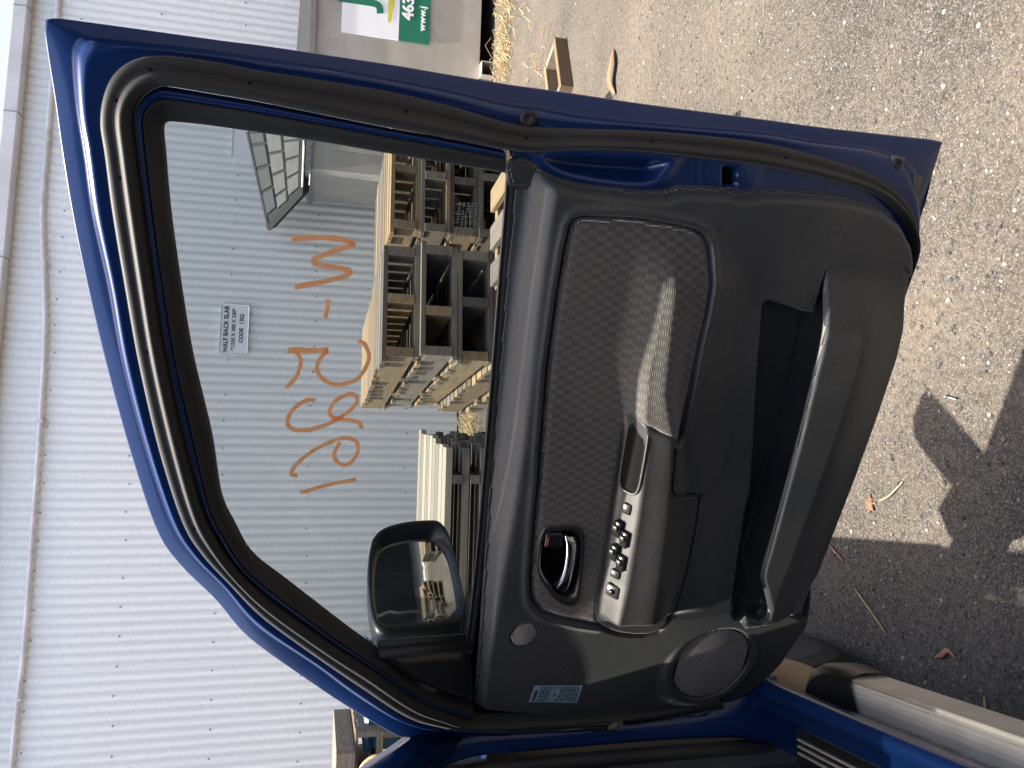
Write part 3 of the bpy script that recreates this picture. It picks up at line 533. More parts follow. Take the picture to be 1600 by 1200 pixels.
cov = empty('moulded_cover', (1.8, 7.0, 1.6), 0, 'dark moulded cover patterned with grey blocks, tipped up on the steel bin', 'cover')
Pa = Vector((2.38, 7.95, 2.19)); Pb = Vector((1.47, 8.05, 1.965)); Pc = Vector((1.63, 7.05, 1.63)); Pd = Vector((2.10, 6.80, 1.615))
Pe = Vector((3.4, 6.95, 1.70)); Pf = Vector((3.4, 6.78, 1.61))
o_ = Vector((1.8, 7.0, 1.6))
def face_at(u, w, h=0):
    "u along the cover from the tip to the right, w from the upper to the lower edge"
    a = Pb.lerp(Pa, u); c = Pc.lerp(Pd, u); p = a.lerp(c, w); n = (Pc - Pb).cross(Pa - Pb).normalized()
    if n.y > 0: n = -n
    return p + n * h - o_
b = MB(); g = [[face_at(u, w, 0) for w in (0, .5, 1)] for u in (0, .5, 1)]; g2 = [[face_at(u, w, -.06) for w in (0, .5, 1)] for u in (0, .5, 1)]
vv = [p for r in g for p in r] + [p for r in g2 for p in r]; ff = []
for i in range(2):
    for j in range(2): a = i * 3 + j; ff += [(a, a + 1, a + 4, a + 3), (a + 9, a + 12, a + 13, a + 10)]
for a, c in ((0, 1), (1, 2), (2, 5), (5, 8), (8, 7), (7, 6), (6, 3), (3, 0)): ff.append((a, c, c + 9, a + 9))
b.add(vv, ff); b.build('cover_panel', M['lid'], cov)
b = MB(); n_ = Vector((0, -.03, 0)); b.tube([Pb - o_ + n_, Pc - o_ + n_, Pd - o_ + n_], .035, 4); b.tube([Pb - o_, Pa - o_], .022, 4); b.build('cover_frame', M['lid'], cov)
b = MB(); Pm = Vector((2.60, 7.0, 1.73)); b.add([Pa - o_, Pd - o_, Pf - o_, Pe - o_, Pm - o_] + [p - o_ + Vector((0, .05, 0)) for p in (Pa, Pd, Pf, Pe, Pm)], [(0, 1, 4), (1, 2, 3, 4), (9, 6, 5), (9, 8, 7, 6), (0, 4, 9, 5), (4, 3, 8, 9), (3, 2, 7, 8), (1, 6, 7, 2)]); b.build('cover_skirt', M['lid'], cov)
rows = 3
for r in range(rows):
    w0, w1 = .05 + r * .31, .05 + r * .31 + .27
    for k in range(5):
        u0 = -.12 + k * .25 + (.125 if r % 2 else 0); u1 = u0 + .225; u0 = max(u0, .06 + .10 * w0); u1 = min(u1, .985)
        if u1 - u0 < .06: continue
        V = [face_at(u, w, h) for h in (0.001, .02) for u, w in ((u0, w0), (u1, w0), (u1, w1), (u0, w1))]
        V[4:] = [p.lerp((V[4] + V[6]) / 2, .06) for p in V[4:]]
        mk('moulded_block', V, [(4, 5, 6, 7), (0, 1, 5, 4), (1, 2, 6, 5), (2, 3, 7, 6), (3, 0, 4, 7)], M['block2'] if r == 0 else M['block'], cov)
MB().tube([Vector((2.12, 6.77, 1.625)) - o_, Vector((1.64, 6.90, 1.63)) - o_], .009, 6).tube([Vector((2.12, 6.765, 1.56)) - o_, Vector((1.66, 6.89, 1.57)) - o_], .007, 6).build('pull_rope', M['sign'], cov)

# ------------------------------------------------------------------ pallets and planks
UB = {}
def ubox(mat):
    if mat.name not in UB:
        o = MB().rbox((0, 0, 0), (1, 1, 1), .03, None, 1); o = o.build('board', mat); UB[mat.name] = o.data; bpy.data.objects.remove(o)
    return UB[mat.name]
def piece(name, mat, c, d, parent, rz=0.0):
    o = bpy.data.objects.new(name, ubox(mat)); link(o, parent); o.location = c; o.scale = d; o.rotation_euler = (0, 0, rz); return o
def pallet(loc, rz, W, Dp, H, label, group, nt_=7, nb=3, wm='wood'):
    p = empty('pallet', loc, rz, label, 'pallet', group); mt = M[wm]; T_ = .019
    for k in range(nt_):
        bw = .095 + random.uniform(-.012, .012)
        piece('deck_board', M['wood_grey'] if random.random() < .45 else mt, (W / 2 + random.uniform(-.012, .012), .05 + (Dp - .1) * k / (nt_ - 1), H - T_ / 2), (W + random.uniform(-.01, .02), bw, T_), p, random.uniform(-.008, .008))
    for k in range(3 if W > .3 else 2):
        piece('bearer', M['wood_grey'] if random.random() < .7 else mt, (.025 + (W - .05) * k / 2 + (0 if k != 1 else random.uniform(-.05, .05)), Dp / 2, H / 2), (.04, Dp, H - 2 * T_), p)
    for k in range(nb):
        piece('base_board', M['wood_grey'] if random.random() < .5 else mt, (W / 2 + random.uniform(-.01, .01), .05 + (Dp - .1) * k / (nb - 1), T_ / 2), (W, .095, T_), p)
    return p
ORD = ['topmost', 'second from the top', 'third from the top', 'fourth from the top', 'fifth from the top', 'sixth from the top', 'seventh from the top', 'eighth from the top', 'ninth from the top']
def stack(x, y, rz, W, Dp, n, top, phrase, group, wm='wood', nt_=None):
    H = top / n; nt_ = nt_ or int(Dp / .112)
    for i in range(n):
        j = n - 1 - i
        pallet((x + random.uniform(-.015, .015), y + random.uniform(-.02, .02), i * H + .001), rz + random.uniform(-.012, .012), W, Dp, H - .002, '%s pallet %s' % (ORD[j], phrase), group, nt_, 3 if Dp < 1.3 else 4, wm)
stack(.085, 3.05, radians(9.5), .47, 1.5, 8, 1.19, 'in the narrow stack seen through the car window', 'pallets in the narrow stack')
stack(.70, 3.62, radians(9.5), .60, 1.1, 8, 1.13, 'in the wide stack behind the narrow one', 'pallets in the wide stack')
stack(.83, 2.45, radians(97), .52, .40, 5, .80, 'in the low stack nearest the car door', 'pallets in the low stack', 'wood', 3)
# planks
for lay in range(5):
    for k in range(9):
        d = empty('plank', (-.42 + random.uniform(-.03, .015), 5.15 + k * .165, .075 + lay * .118), radians(2), '%s timber plank in the %s layer of the low plank stack' % ('pale weathered' if lay == 4 else 'long grey', ['bottom', 'second', 'middle', 'fourth', 'top'][lay]), 'plank', 'planks in the %s layer of the low plank stack' % ['bottom', 'second', 'middle', 'fourth', 'top'][lay])
        piece('board', M['wood_white'] if lay == 4 else M['wood_grey'], (-1.25, 0, .022), (2.5, .15, .044), d, random.uniform(-.004, .004))
for lay in range(5):
    for x in (-.5, -1.4, -2.2):
        d = empty('spacer_batten', (-.15 + x, 5.05, lay * .118), radians(2), 'thin timber spacer batten under the %s layer of the plank stack' % ['bottom', 'second', 'middle', 'fourth', 'top'][lay], 'batten', 'battens under the %s plank layer' % ['bottom', 'second', 'middle', 'fourth', 'top'][lay])
        piece('board', M['wood_grey'], (0, .75, .036), (.06, 1.48, .066), d)
# behind the windscreen pillar: a pallet stack with a post on it and a blue tote
stack(-3.3, 5.0, radians(6), 1.0, 1.0, 7, 1.12, 'in the stack beside the blue plastic tote', 'pallets in the stack left of the door')
d = empty('timber_post', (-2.62, 5.0, 1.122), radians(6), 'short dark timber block lying on the left pallet stack', 'timber block'); piece('block', M['wood_grey'], (0, .45, .06), (.45, .9, .12), d)
tt = empty('plastic_tote', (-2.2, 5.25, 0), radians(5), 'blue plastic tote standing beside the left pallet stack', 'tote')
b = MB(); b.rbox((0, .3, .5), (.62, .62, 1.0), .05); b.build('tote_body', M['blue_tote'], tt, False)
b = MB(); b.rbox((0, .3, 1.03), (.66, .66, .05), .05); b.build('tote_lid', M['blue_tote'], tt)
for x in (-.16, .16): MB().box((x, -.018, .5), (.05, .02, .86)).build('tote_rib', M['blue_tote'], tt)
rp = MB().tube(cr([(-2.58, 4.93, 1.2), (-2.46, 4.9, 1.0), (-2.42, 4.9, .92), (-2.38, 4.9, 1.0), (-2.44, 4.92, 1.08), (-2.54, 4.95, 1.1)], 6), .012, 6).build('strap', M['straw']); prop(rp, 'loose tan strap loop hanging beside the blue tote', 'strap')

# ------------------------------------------------------------------ litter on the ground
def straw(name, n, cx, cy, sx, sy, label):
    b = MB()
    for i in range(n):
        x = cx + rng.normal() * sx; y = cy + rng.normal() * sy; a = rng.random() * 3.14; l = .05 + .12 * rng.random(); z = .01 + .05 * rng.random()
        dz = (rng.random() - .4) * .07
        b.tube([(x, y, z), (x + cos(a) * l * .5, y + sin(a) * l * .5, z + abs(dz)), (x + cos(a + .3) * l, y + sin(a + .3) * l, max(.004, z * .5))], .0022, 3, False)
    return prop(b.build(name, M['straw']), label, None, None, 'stuff')
straw('straw', 500, -.25, 7.2, .35, .28, 'dry straw heaped against the foot of the white wall')
straw('straw', 420, 2.75, 6.25, .35, .16, 'dry straw drifted along the front of the steel bin')
straw('straw', 90, 2.2, 5.3, .45, .5, 'thin scatter of straw on the sunlit asphalt')
def strip(name, pts, w, mat, label, cat):
    P = cr(pts, 5); b = []; n = len(P)
    for i, p in enumerate(P):
        t = P[min(i + 1, n - 1)] - P[max(i - 1, 0)]; a = np.array([-t[1], t[0], 0]); a = a / (np.linalg.norm(a) + 1e-9); q = i / (n - 1); ww = w * (sin(pi * min(max(q, .04), .96)) ** .6)
        b += [p - a * ww, p + np.array([0, 0, .25 * ww]), p + a * ww]
    F = []
    for i in range(n - 1): k = 3 * i; F += [(k, k + 3, k + 4, k + 1), (k + 1, k + 4, k + 5, k + 2)]
    o = mk(name, b, F, mat, None, True); md = o.modifiers.new('thick', 'SOLIDIFY'); md.thickness = .0015; return prop(o, label, cat)
strip('fallen_leaf', [(-.605, 1.50, .004), (-.59, 1.475, .010), (-.575, 1.46, .008), (-.585, 1.44, .004)], .006, M['leaf_pink'], 'curled pink leaf lying in the shade beside the car step', 'leaf')
lf = MB(); rad = [.030, .016, .027, .014, .030, .015, .026, .016, .028, .012, .018, .012]; V = [(0, 0, .006)]
for k in range(24):
    a = 2 * pi * k / 24; q = rad[k // 2] if k % 2 == 0 else (rad[k // 2] + rad[(k // 2 + 1) % 12]) / 2 * .95; V.append((cos(a) * q, sin(a) * q * .8, .004 + .003 * sin(2 * a)))
lf.add(V, [(0, 1 + k, 1 + (k + 1) % 24) for k in range(24)]); o = lf.build('fallen_leaf', M['leaf_brown'], None, True); o.location = (-.285, 1.735, .001); md = o.modifiers.new('thick', 'SOLIDIFY'); md.thickness = .001
prop(o, 'flat brown leaf on the sunlit gravel below the door pocket', 'leaf')
strip('bark_strip', [(-.42, 1.90, .004), (-.44, 1.86, .008), (-.455, 1.83, .005)], .004, M['bark'], 'reddish bark strip on the gravel just below the door corner', 'bark')
strip('bark_strip', [(1.75, 3.75, .01), (1.66, 3.72, .03), (1.58, 3.74, .03), (1.50, 3.70, .01)], .03, M['bark'], 'orange bark strip on the asphalt beyond the rear edge of the door', 'bark')
for pts, lab in (([(-.52, 1.78, .004), (-.55, 1.72, .012), (-.60, 1.66, .004)], 'pale dry twig in the shade nearest the tyre'), ([(-.64, 1.36, .004), (-.70, 1.345, .012), (-.76, 1.35, .004)], 'pale dry twig beside the aluminium step'), ([(-.21, 1.62, .004), (-.25, 1.66, .008), (-.27, 1.70, .004)], 'short pale stick on the sunlit gravel')):
    prop(MB().tube(cr(pts, 4), .0022, 5).build('twig', M['straw'], None, True), lab, 'twig')
sc_ = empty('steel_screw', (.003, 1.475, .004), radians(80), 'small bent steel screw lying on the sunlit gravel', 'screw')
MB().lathe([(.0012, -.016), (.0026, -.012), (.0026, .014), (.0055, .014), (.005, .018), (.001, .018)], (0, 0, .003), (1, 0, 0), 8).build('shank', M['steel'], sc_, True)
wb = empty('timber_offcut', (1.93, 4.62, 0), radians(25), 'small timber offcut frame lying on the asphalt beyond the door', 'timber')
piece('board', M['wood'], (0, -.11, .04), (.40, .04, .08), wb); piece('board', M['wood'], (0, .11, .04), (.40, .04, .08), wb); piece('board', M['wood_grey'], (-.18, 0, .04), (.04, .18, .075), wb); piece('board', M['wood_grey'], (.18, 0, .04), (.04, .18, .075), wb)

# ------------------------------------------------------------------ open store and stacked goods behind the photographer (seen in the mirror), plus an added unseen store
st_ = empty('open_store', (8.5, -2.5, 0), radians(-18), 'long dark open-fronted store across the yard, seen in the door mirror', 'shed')
MB().box((3.5, 0, 5.6), (8.0, 22, .12)).build('roof', M['shed_dark'], st_)
MB().box((7.4, 0, 2.8), (.1, 22, 5.5)).build('back_wall', M['shed_dark'], st_)
for y in (-10.9, 10.9): MB().box((3.5, y, 2.8), (7.8, .1, 5.5)).build('side_wall', M['shed_dark'], st_)
for y in (-6, -2, 2, 6): MB().box((0, y, 2.77), (.12, .12, 5.54)).build('post', M['shed_dark'], st_)
MB().box((3.6, 0, .06), (7.4, 21.6, .12)).build('slab', M['concrete'], st_)
MB().box((-.56, 0, 5.50), (.1, 22.2, .22)).build('fascia', M['gutter'], st_)
stack(7.0, -.4, radians(70), 1.1, 1.1, 4, .55, 'in the taller stack seen in the mirror', 'pallets across the yard')
stack(7.4, 1.7, radians(75), 1.1, 1.1, 3, .42, 'in the lowest stack seen in the mirror', 'pallets across the yard, nearer the mirror edge')
unseen_store = empty('open_store', (-1.0, -8.5, 0), radians(-97), 'unseen dark open-fronted store added behind the photographer to darken reflections', 'shed')  # added out of view: replaces bright horizon with dark in paint and glass reflections
MB().box((3.5, 0, 5.6), (8.0, 26, .12)).build('roof', M['shed_dark'], unseen_store); MB().box((7.4, 0, 2.8), (.1, 26, 5.5)).build('back_wall', M['shed_dark'], unseen_store)
for y in (-12.9, 12.9): MB().box((3.5, y, 2.8), (7.8, .1, 5.5)).build('side_wall', M['shed_dark'], unseen_store)
for y in (-9, -3, 3, 9): MB().box((0, y, 2.77), (.12, .12, 5.54)).build('post', M['shed_dark'], unseen_store)
MB().box((3.6, 0, .06), (7.4, 25.6, .12)).build('slab', M['concrete'], unseen_store)
MB().box((-.56, 0, 5.50), (.1, 26.2, .22)).build('fascia', M['gutter'], unseen_store)
bw_ = empty('block_wall', (4.6, -6.2, 0), radians(15), 'pale concrete block wall across the yard, seen in the door mirror', 'wall')
MB().box((0, 0, .9), (5, .19, 1.8)).build('wall_core', M['concrete'], bw_)
blk = []
for r in range(9):
    for k in range(13):
        x = -2.5 + .4 * k + (.2 if r % 2 else 0); w = .39
        if x + w > 2.5: w = 2.5 - x
        if w > .05: piece('block', M['concrete'], (x + w / 2, .1, .1 + r * .2), (w, .02, .19), bw_)

# ------------------------------------------------------------------ THE CAR (local axes: x out to the right, y forward, z up; origin under the door hinge)
CAR_K, CAR_Z = .947, .0753
car = empty('car', (DOOR_BASE[0], DOOR_BASE[1], CAR_Z), CAR_YAW, 'dark blue four-wheel-drive car with its front right door wide open', 'car')
car.scale = (CAR_K,) * 3
def car_loft(name, rows, mat, smooth=True, closed=False): return loft(name, rows, mat, car, closed, smooth)
# hinge pillar face: outer edge to inner edge, sampled from top to sill
PZ = [1.235, 1.18, 1.11, 1.0, .90, .80, .70, .62, .55, .50, .46, .425]
xo = [-.088, -.058, -.03, -.03, -.03, -.03, -.03, -.025, -.018, -.010, -.006, -.006]
xi = [-.150, -.128, -.109, -.107, -.107, -.107, -.108, -.110, -.115, -.124, -.136, -.15]
po = cr([(x, .075, z) for x, z in zip(xo, PZ)]); pi_ = cr([(x, .045, z) for x, z in zip(xi, PZ)])
def off(a, dx, dy): return a + np.array([dx, dy, 0])
rows = [off(po, .004, .10), off(po, .004, .012), off(po, -.002, .0), po * .45 + pi_ * .55 + np.array([0, -.004, 0]), off(pi_, .006, -.002), off(pi_, -.002, .006), off(pi_, -.006, .05)]
car_loft('hinge_pillar', rows, M['paint'])
for z0, z1 in ((.98, 1.07), (.60, .66)):                       # pressed pads of the hinge pillar
    MB().rbox((-.072, .058, (z0 + z1) / 2), (.03, z1 - z0, .006), .012, Matrix(((1, 0, 0), (0, 0, -1), (0, 1, 0)))).build('pillar_pad', M['paint'], car, True)
seal_p = cr([(x - .022, .03, z) for x, z in zip(xi, PZ)] + [(-.16, -.02, .405), (-.155, -.3, .415), (-.15, -.8, .42), (-.15, -1.05, .43)], 5)
MB().tube(seal_p, .017, 8).build('opening_seal', M['rubber'], car, True)
MB().tube(cr([(-.062, .055, 1.20), (-.085, .05, 1.225), (-.125, .03, 1.27), (-.19, -.1, 1.40)], 6), .014, 8).build('pillar_seal', M['rubber'], car, True)
MB().tube([(-.07, .06, .842), (-.07, .02, .838), (-.05, -.015, .83)], .007, 6).box((-.072, .055, .842), (.018, .02, .05)).build('door_check', M['black'], car)
for z in (1.165, .0): pass
MB().rbox((-.085, .062, 1.155), (.035, .05, .012), .012, Matrix(((1, 0, 0), (0, 0, -1), (0, 1, 0)))).build('hinge_plate', M['paint'], car, True)
# sill
sy = np.linspace(.07, -1.2, 30)
def sl_(x, z, bow=0.0): return np.stack([np.full_like(sy, x), sy, np.full_like(sy, z)], 1)
rows = [sl_(-.10, .36), sl_(-.05, .37), sl_(-.012, .43), sl_(-.001, .475), sl_(-.004, .492), sl_(-.02, .498), sl_(-.030, .494), sl_(-.036, .486), sl_(-.056, .484), sl_(-.068, .478), sl_(-.078, .455), sl_(-.16, .45)]
car_loft('sill', rows, M['paint'])
MB().box((-.108, -.52, .458), (.065, .95, .012)).build('scuff_plate', M['black'], car)
for x in (-.095, -.108, -.121): MB().box((x, -.52, .4665), (.004, .93, .005)).build('scuff_rib', M['alu_dark'], car)
# bodywork that shades the yard
MB().add([(-.005, .12, 1.06), (-.03, 1.36, .97), (-.09, 1.46, .70), (-.09, 1.46, .45), (-.02, 1.12, .45), (-.02, 1.06, .72), (-.02, .92, .86), (-.02, .62, .92), (-.02, .32, .86), (-.02, .20, .70), (-.02, .16, .45), (-.02, .10, .45)], [(0, 1, 6, 7), (1, 2, 3, 4, 5, 6), (0, 7, 8, 9, 10, 11)]).build('front_fender', M['paint'], car)
rows = [np.array([(x, y, z + .05 * (1 - ((x + .88) / .86) ** 2)) for x in np.linspace(-.005, -1.75, 13)]) for y, z in ((.10, 1.06), (.6, 1.04), (1.2, .99), (1.42, .93), (1.5, .78))]
car_loft('bonnet', rows, M['paint'])
MB().box((-.88, 1.50, .60), (1.60, .14, .42)).build('front_bumper', M['black'], car)
rf = [np.array([(x, y, z + .05 * (1 - ((x + .88) / .70) ** 2)) for x in np.linspace(-.20, -1.56, 11)]) for y, z in ((-.62, 1.76), (-.9, 1.80), (-1.6, 1.81), (-2.6, 1.78), (-2.85, 1.72))]
car_loft('roof', rf, M['paint'])
for xs in ((-.07, -.11, -.20), (-1.69, -1.65, -1.56)): MB().tube([(xs[0], .09, 1.15), (xs[1], -.1, 1.33), (xs[2], -.62, 1.77)], .04, 8).build('windscreen_pillar', M['paint'], car, True)
MB().add([(-.10, .05, 1.18), (-1.66, .05, 1.18), (-1.54, -.62, 1.79), (-.22, -.62, 1.79)] + [(-.10, .056, 1.183), (-1.66, .056, 1.183), (-1.54, -.614, 1.793), (-.22, -.614, 1.793)], [(0, 1, 2, 3), (7, 6, 5, 4), (0, 4, 5, 1), (2, 6, 7, 3)]).build('windscreen', M['glass'], car)
MB().add([(-.005, -1.13, .45), (-.0, -2.9, .5), (-.0, -2.9, 1.12), (-.0, -1.13, 1.12), (-.20, -2.85, 1.76), (-.20, -1.13, 1.79), (-.06, -1.13, .45), (-.06, -2.9, .5), (-.06, -2.9, 1.12), (-.06, -1.13, 1.12), (-.26, -2.85, 1.74), (-.26, -1.13, 1.77)], [(0, 1, 2, 3), (3, 2, 4, 5), (6, 9, 8, 7), (9, 11, 10, 8), (0, 3, 9, 6), (3, 5, 11, 9)]).build('rear_side', M['paint'], car)
MB().add([(-1.76, .1, .45), (-1.76, -2.9, .5), (-1.76, -2.9, 1.15), (-1.76, .1, 1.15), (-1.56, -2.85, 1.76), (-1.56, -.6, 1.78), (-1.74, 1.46, .45), (-1.74, 1.46, 1.0)], [(0, 1, 2, 3), (3, 2, 4, 5), (6, 0, 3, 7)]).build('left_side', M['paint'], car)
MB().box((-.88, -2.88, 1.1), (1.6, .06, 1.3)).build('tailgate', M['paint'], car)
MB().box((-.93, -1.35, .42), (1.62, 3.0, .05)).build('floor', M['interior'], car)
MB().box((-.90, -.02, .93), (1.50, .18, .50)).box((-.90, -.2, 1.05), (1.50, .30, .22)).box((-.145, .055, .78), (.03, .03, .70)).build('dashboard', M['interior'], car)
MB().box((-.90, .17, .70), (1.50, .03, .84)).build('firewall', M['interior'], car)
MB().box((-.23, .10, .80), (.19, .02, .90)).build('inner_panel', M['interior'], car)
MB().box((-.15, .0, .62), (.02, .10, .44)).build('kick_panel', M['trim'], car)
b = MB(); b.rbox((-.50, -.85, .72), (.5, .5, .18), .06); b.rbox((-.50, -1.12, 1.05), (.5, .16, .62), .06); b.build('seat', M['interior'], car, True)
# wheels
def wheel(x, y, sx):
    R_ = .385; WD_ = CAR_Z / CAR_K; t = MB(); t.lathe([(.22, .12 * sx), (.30, .125 * sx), (.345, .115 * sx), (R_, .085 * sx), (R_, -.085 * sx), (.345, -.115 * sx), (.30, -.125 * sx), (.22, -.12 * sx)], (x, y, R_ - WD_), (1, 0, 0), 40)
    for k in range(40):
        a = 2 * pi * k / 40
        for q in (-1, 1):
            Mx = Matrix.Rotation(a, 3, 'X'); t.box(Mx @ Vector((0, 0, R_ + .003)) + Vector((x + q * .062, y, R_ - WD_)), (.05, .036, .012), Mx @ Matrix.Rotation(.35 * q, 3, 'Z'))
    w = t.build('wheel', M['tyre'], car, False)
    r = MB(); r.lathe([(.02, .07 * sx), (.10, .075 * sx), (.20, .05 * sx), (.222, .11 * sx), (.222, -.11 * sx)], (x, y, R_ - WD_), (1, 0, 0), 24); r.build('rim', M['aluminium'], w, True)
wheel(-.15, .60, 1); wheel(-1.60, .60, -1); wheel(-.15, -2.15, 1); wheel(-1.60, -2.15, -1)
# mud flap behind the front wheel
rows = [cr([(-.02, .13, .27), (-.002, .14, .30), (.012, .15, .345), (.02, .15, .40), (.0, .14, .50)], 4) + np.array([0, .0, 0]), cr([(-.10, .10, .26), (-.09, .11, .33), (-.09, .12, .40), (-.09, .12, .47), (-.09, .11, .52)], 4)]
car_loft('mud_flap', [rows[0] + np.array([-.004, .012, 0]), rows[0], rows[0] * .5 + rows[1] * .5 + np.array([0, -.012, 0]), rows[1]], M['tan'])
# side step
sx0, sx1 = -.17, .031; y0, y1 = -.10, -2.0
MB().box((sx1 - .004, (y0 + y1) / 2, .343), (.008, y0 - y1, .078)).box(((sx0 + sx1) / 2 - .004, (y0 + y1) / 2, .374), (sx1 - sx0 - .008, y0 - y1, .012)).build('side_step', M['aluminium'], car)
step = car.children[-1]
MB().tube([(sx1 - .004, y0, .379), (sx1 - .004, y1, .379)], .005, 8).build('step_nosing', M['aluminium'], step, True)
for k in range(4): MB().box((.016 - k * .009, (y0 + y1) / 2, .3815), (.0022, y0 - y1 - .02, .004)).build('tread_rib', M['aluminium'], step)
yy = y0 - .03
for i in range(9):
    ln = .26 if i % 2 == 0 else .10
    for xc in (-.043, -.085, -.13):
        q = MB().rbox((xc, yy - ln / 2, .3805), (.034, ln - .012, .004), .004); q.build('tread_insert', M['alu_dark'], step)
    yy -= ln
cp = []
for z, g in ((.300, .006), (.312, .0), (.36, -.002), (.384, .004), (.392, .016)):
    cp.append(cr([(sx1 + .008 - g, -.125, z), (sx1 + .012 - g, -.06, z), (sx1 - .002 - g, .0 - g, z), (sx1 - .05, .034 - g, z), (sx1 - .10, .042 - g, z), (sx0 + .02, .03 - g, z), (sx0 + g, -.06, z), (sx0 + g, -.20, z)], 5))
top = cp[-1]; n = len(top); cap = car_loft('step_end_cap', cp, M['black'])
mk('cap_top', np.vstack([top, [(sx1 - .012, -.125, .392), (sx0 + .016, -.20, .392)]]), [tuple(range(n)) + (n + 1,) + (n,)], M['black'], cap)
for k in range(3): MB().rbox((-.01 - .035 * k, -.05 - .012 * k, .394), (.004, .055, .005), .002).build('cap_rib', M['black'], cap)

# ------------------------------------------------------------------ THE DOOR (local axes: x from hinge to rear edge, y up, z into the cabin; origin on the hinge line at the belt)
G_, SI, SO, B_, O_ = (D['ST_' + k] for k in ('G', 'SI', 'SO', 'B', 'O')); NSUB = 7
lG, lSI, lSO, lB, lO = (cr(q, NSUB) for q in (G_, SI, SO, B_, O_))
def Lp(a, b, w): return a * (1 - w) + b * w
# frame pressing: outer flange, bead, seat of the seal
rows = [P3(lO, -.016), P3(lO, -.004), P3(Lp(lO, lB, .03), .0), P3(Lp(lO, lB, .10), .0015), P3(Lp(lO, lB, .80), .001), P3(Lp(lO, lB, .95), .003), P3(lB, .008), P3(Lp(lB, lSO, .22), .0165), P3(Lp(lB, lSO, .42), .0195), P3(Lp(lB, lSO, .6), .0185), P3(lSO, .018), P3(Lp(lSO, lSI, .4), .018), P3(Lp(lSO, lSI, .97), .016), P3(lSI, .014)]
door = mk('door', *(lambda R: (np.vstack(R), [(i * len(R[0]) + k, i * len(R[0]) + k + 1, (i + 1) * len(R[0]) + k + 1, (i + 1) * len(R[0]) + k) for i in range(len(R) - 1) for k in range(len(R[0]) - 1)]))(rows), M['paint'], car, True)
DX, DZ = Vector(DOOR_X), Vector(DOOR_Z); DM = Matrix((DX, Vector((0, 0, 1)), DZ)).transposed().to_4x4(); DM.translation = DOOR_BASE
DM = DM @ Matrix.Scale(CAR_K, 4)
CM = Matrix.Translation((DOOR_BASE[0], DOOR_BASE[1], CAR_Z)) @ Matrix.Rotation(CAR_YAW, 4, 'Z') @ Matrix.Scale(CAR_K, 4)
door.matrix_basis = CM.inverted() @ DM
# rubber weatherstrip
prof = [(0, .016), (.012, .027), (.05, .031), (.13, .033), (.24, .0345), (.36, .034), (.46, .0335), (.52, .0365), (.60, .042), (.70, .045), (.80, .0445), (.88, .041), (.95, .034), (1.0, .012)]
wv = np.sin(np.arange(len(lSO)) * .23)[:, None] * .0006
loft('weatherstrip', [P3(Lp(lSO, lSI, w) , h) for w, h in prof], M['rubber'], door)
b = MB()
for i in range(24, len(lSO) - 6, 17):
    q = P3([Lp(lSO[i], lSI[i], .44)], .0338)[0]; b.lathe([(.0022, 0), (.0022, .0008), (.0005, .0009)], q, (0, 0, 1), 8)
b.build('vent_hole', M['recess'], door)
# blue inner return and rubber run channel round the glass
i0 = (len(SI) - len(G_)); first = 3; lSIg = cr(SI[first:first + len(G_)], NSUB); lRI = Lp(lSIg, lG, .34)
loft('inner_return', [P3(lSIg, .020), P3(Lp(lSIg, lRI, .2), .029), P3(Lp(lSIg, lRI, .45), .0315), P3(Lp(lSIg, lRI, .75), .0305), P3(lRI, .024)], M['paint'], door)
loft('glass_run', [P3(Lp(lRI, lG, -.05), .022), P3(Lp(lRI, lG, .06), .0275), P3(Lp(lRI, lG, .18), .026), P3(Lp(lRI, lG, .30), .019), P3(Lp(lRI, lG, .62), .0165), P3(Lp(lRI, lG, .92), .012), P3(lG, .007), P3(Lp(lRI, lG, 1.01), -.006)], M['rubber'], door)
# lower inner pressing behind the trim, with the hand recess and the latch slot
low = [tuple(p) for p in Lp(cr(SO, NSUB), cr(SI, NSUB), .6)[27 * NSUB::2]]
inner_poly = [tuple(np.array(SI[27]) + [-.02, -.02])] + low + [(low[-1][0] - .01, -.735), (.06, -.735), tuple(SI[0]), tuple(SI[1]), tuple(SI[2]), tuple(SI[3]), (.05, -.03), (.9, -.035)]
REC = D['RECESS']; NOT = D['NOTCH']
def inner_h(s, t):
    P = np.stack([s, t], 1); h = np.full(len(s), .0225) - .050 * sm(.28, .0, s) - .014 * sm(-.30, -.38, t) * sm(.86, .80, s)
    d = sd(P, REC); h = h + .005 * np.exp(-(d / .011) ** 2) - .030 * sm(.0, -.026, d)
    d2 = sd(P, NOT); h = h - .055 * sm(.001, -.002, d2)
    bx = sm(.0, -.02, sd(P, NOT) - .05) ; h = h + .002 * bx
    return h
relief('inner_panel', inner_poly, inner_h, .0036, M['paint'], door, 0)
relief('latch_slot', [tuple(np.array(p) * .94 + np.mean(NOT, 0) * .06) for p in NOT], lambda s, t: np.full(len(s), .006), .006, M['recess'], door, .004)
MB().lathe([(.004, 0), (.004, .012), (.002, .014)], P3([np.mean(NOT, 0) + np.array([-.0, .005])], -.01)[0], (0, 0, 1), 8).build('latch_pin', M['steel'], door)
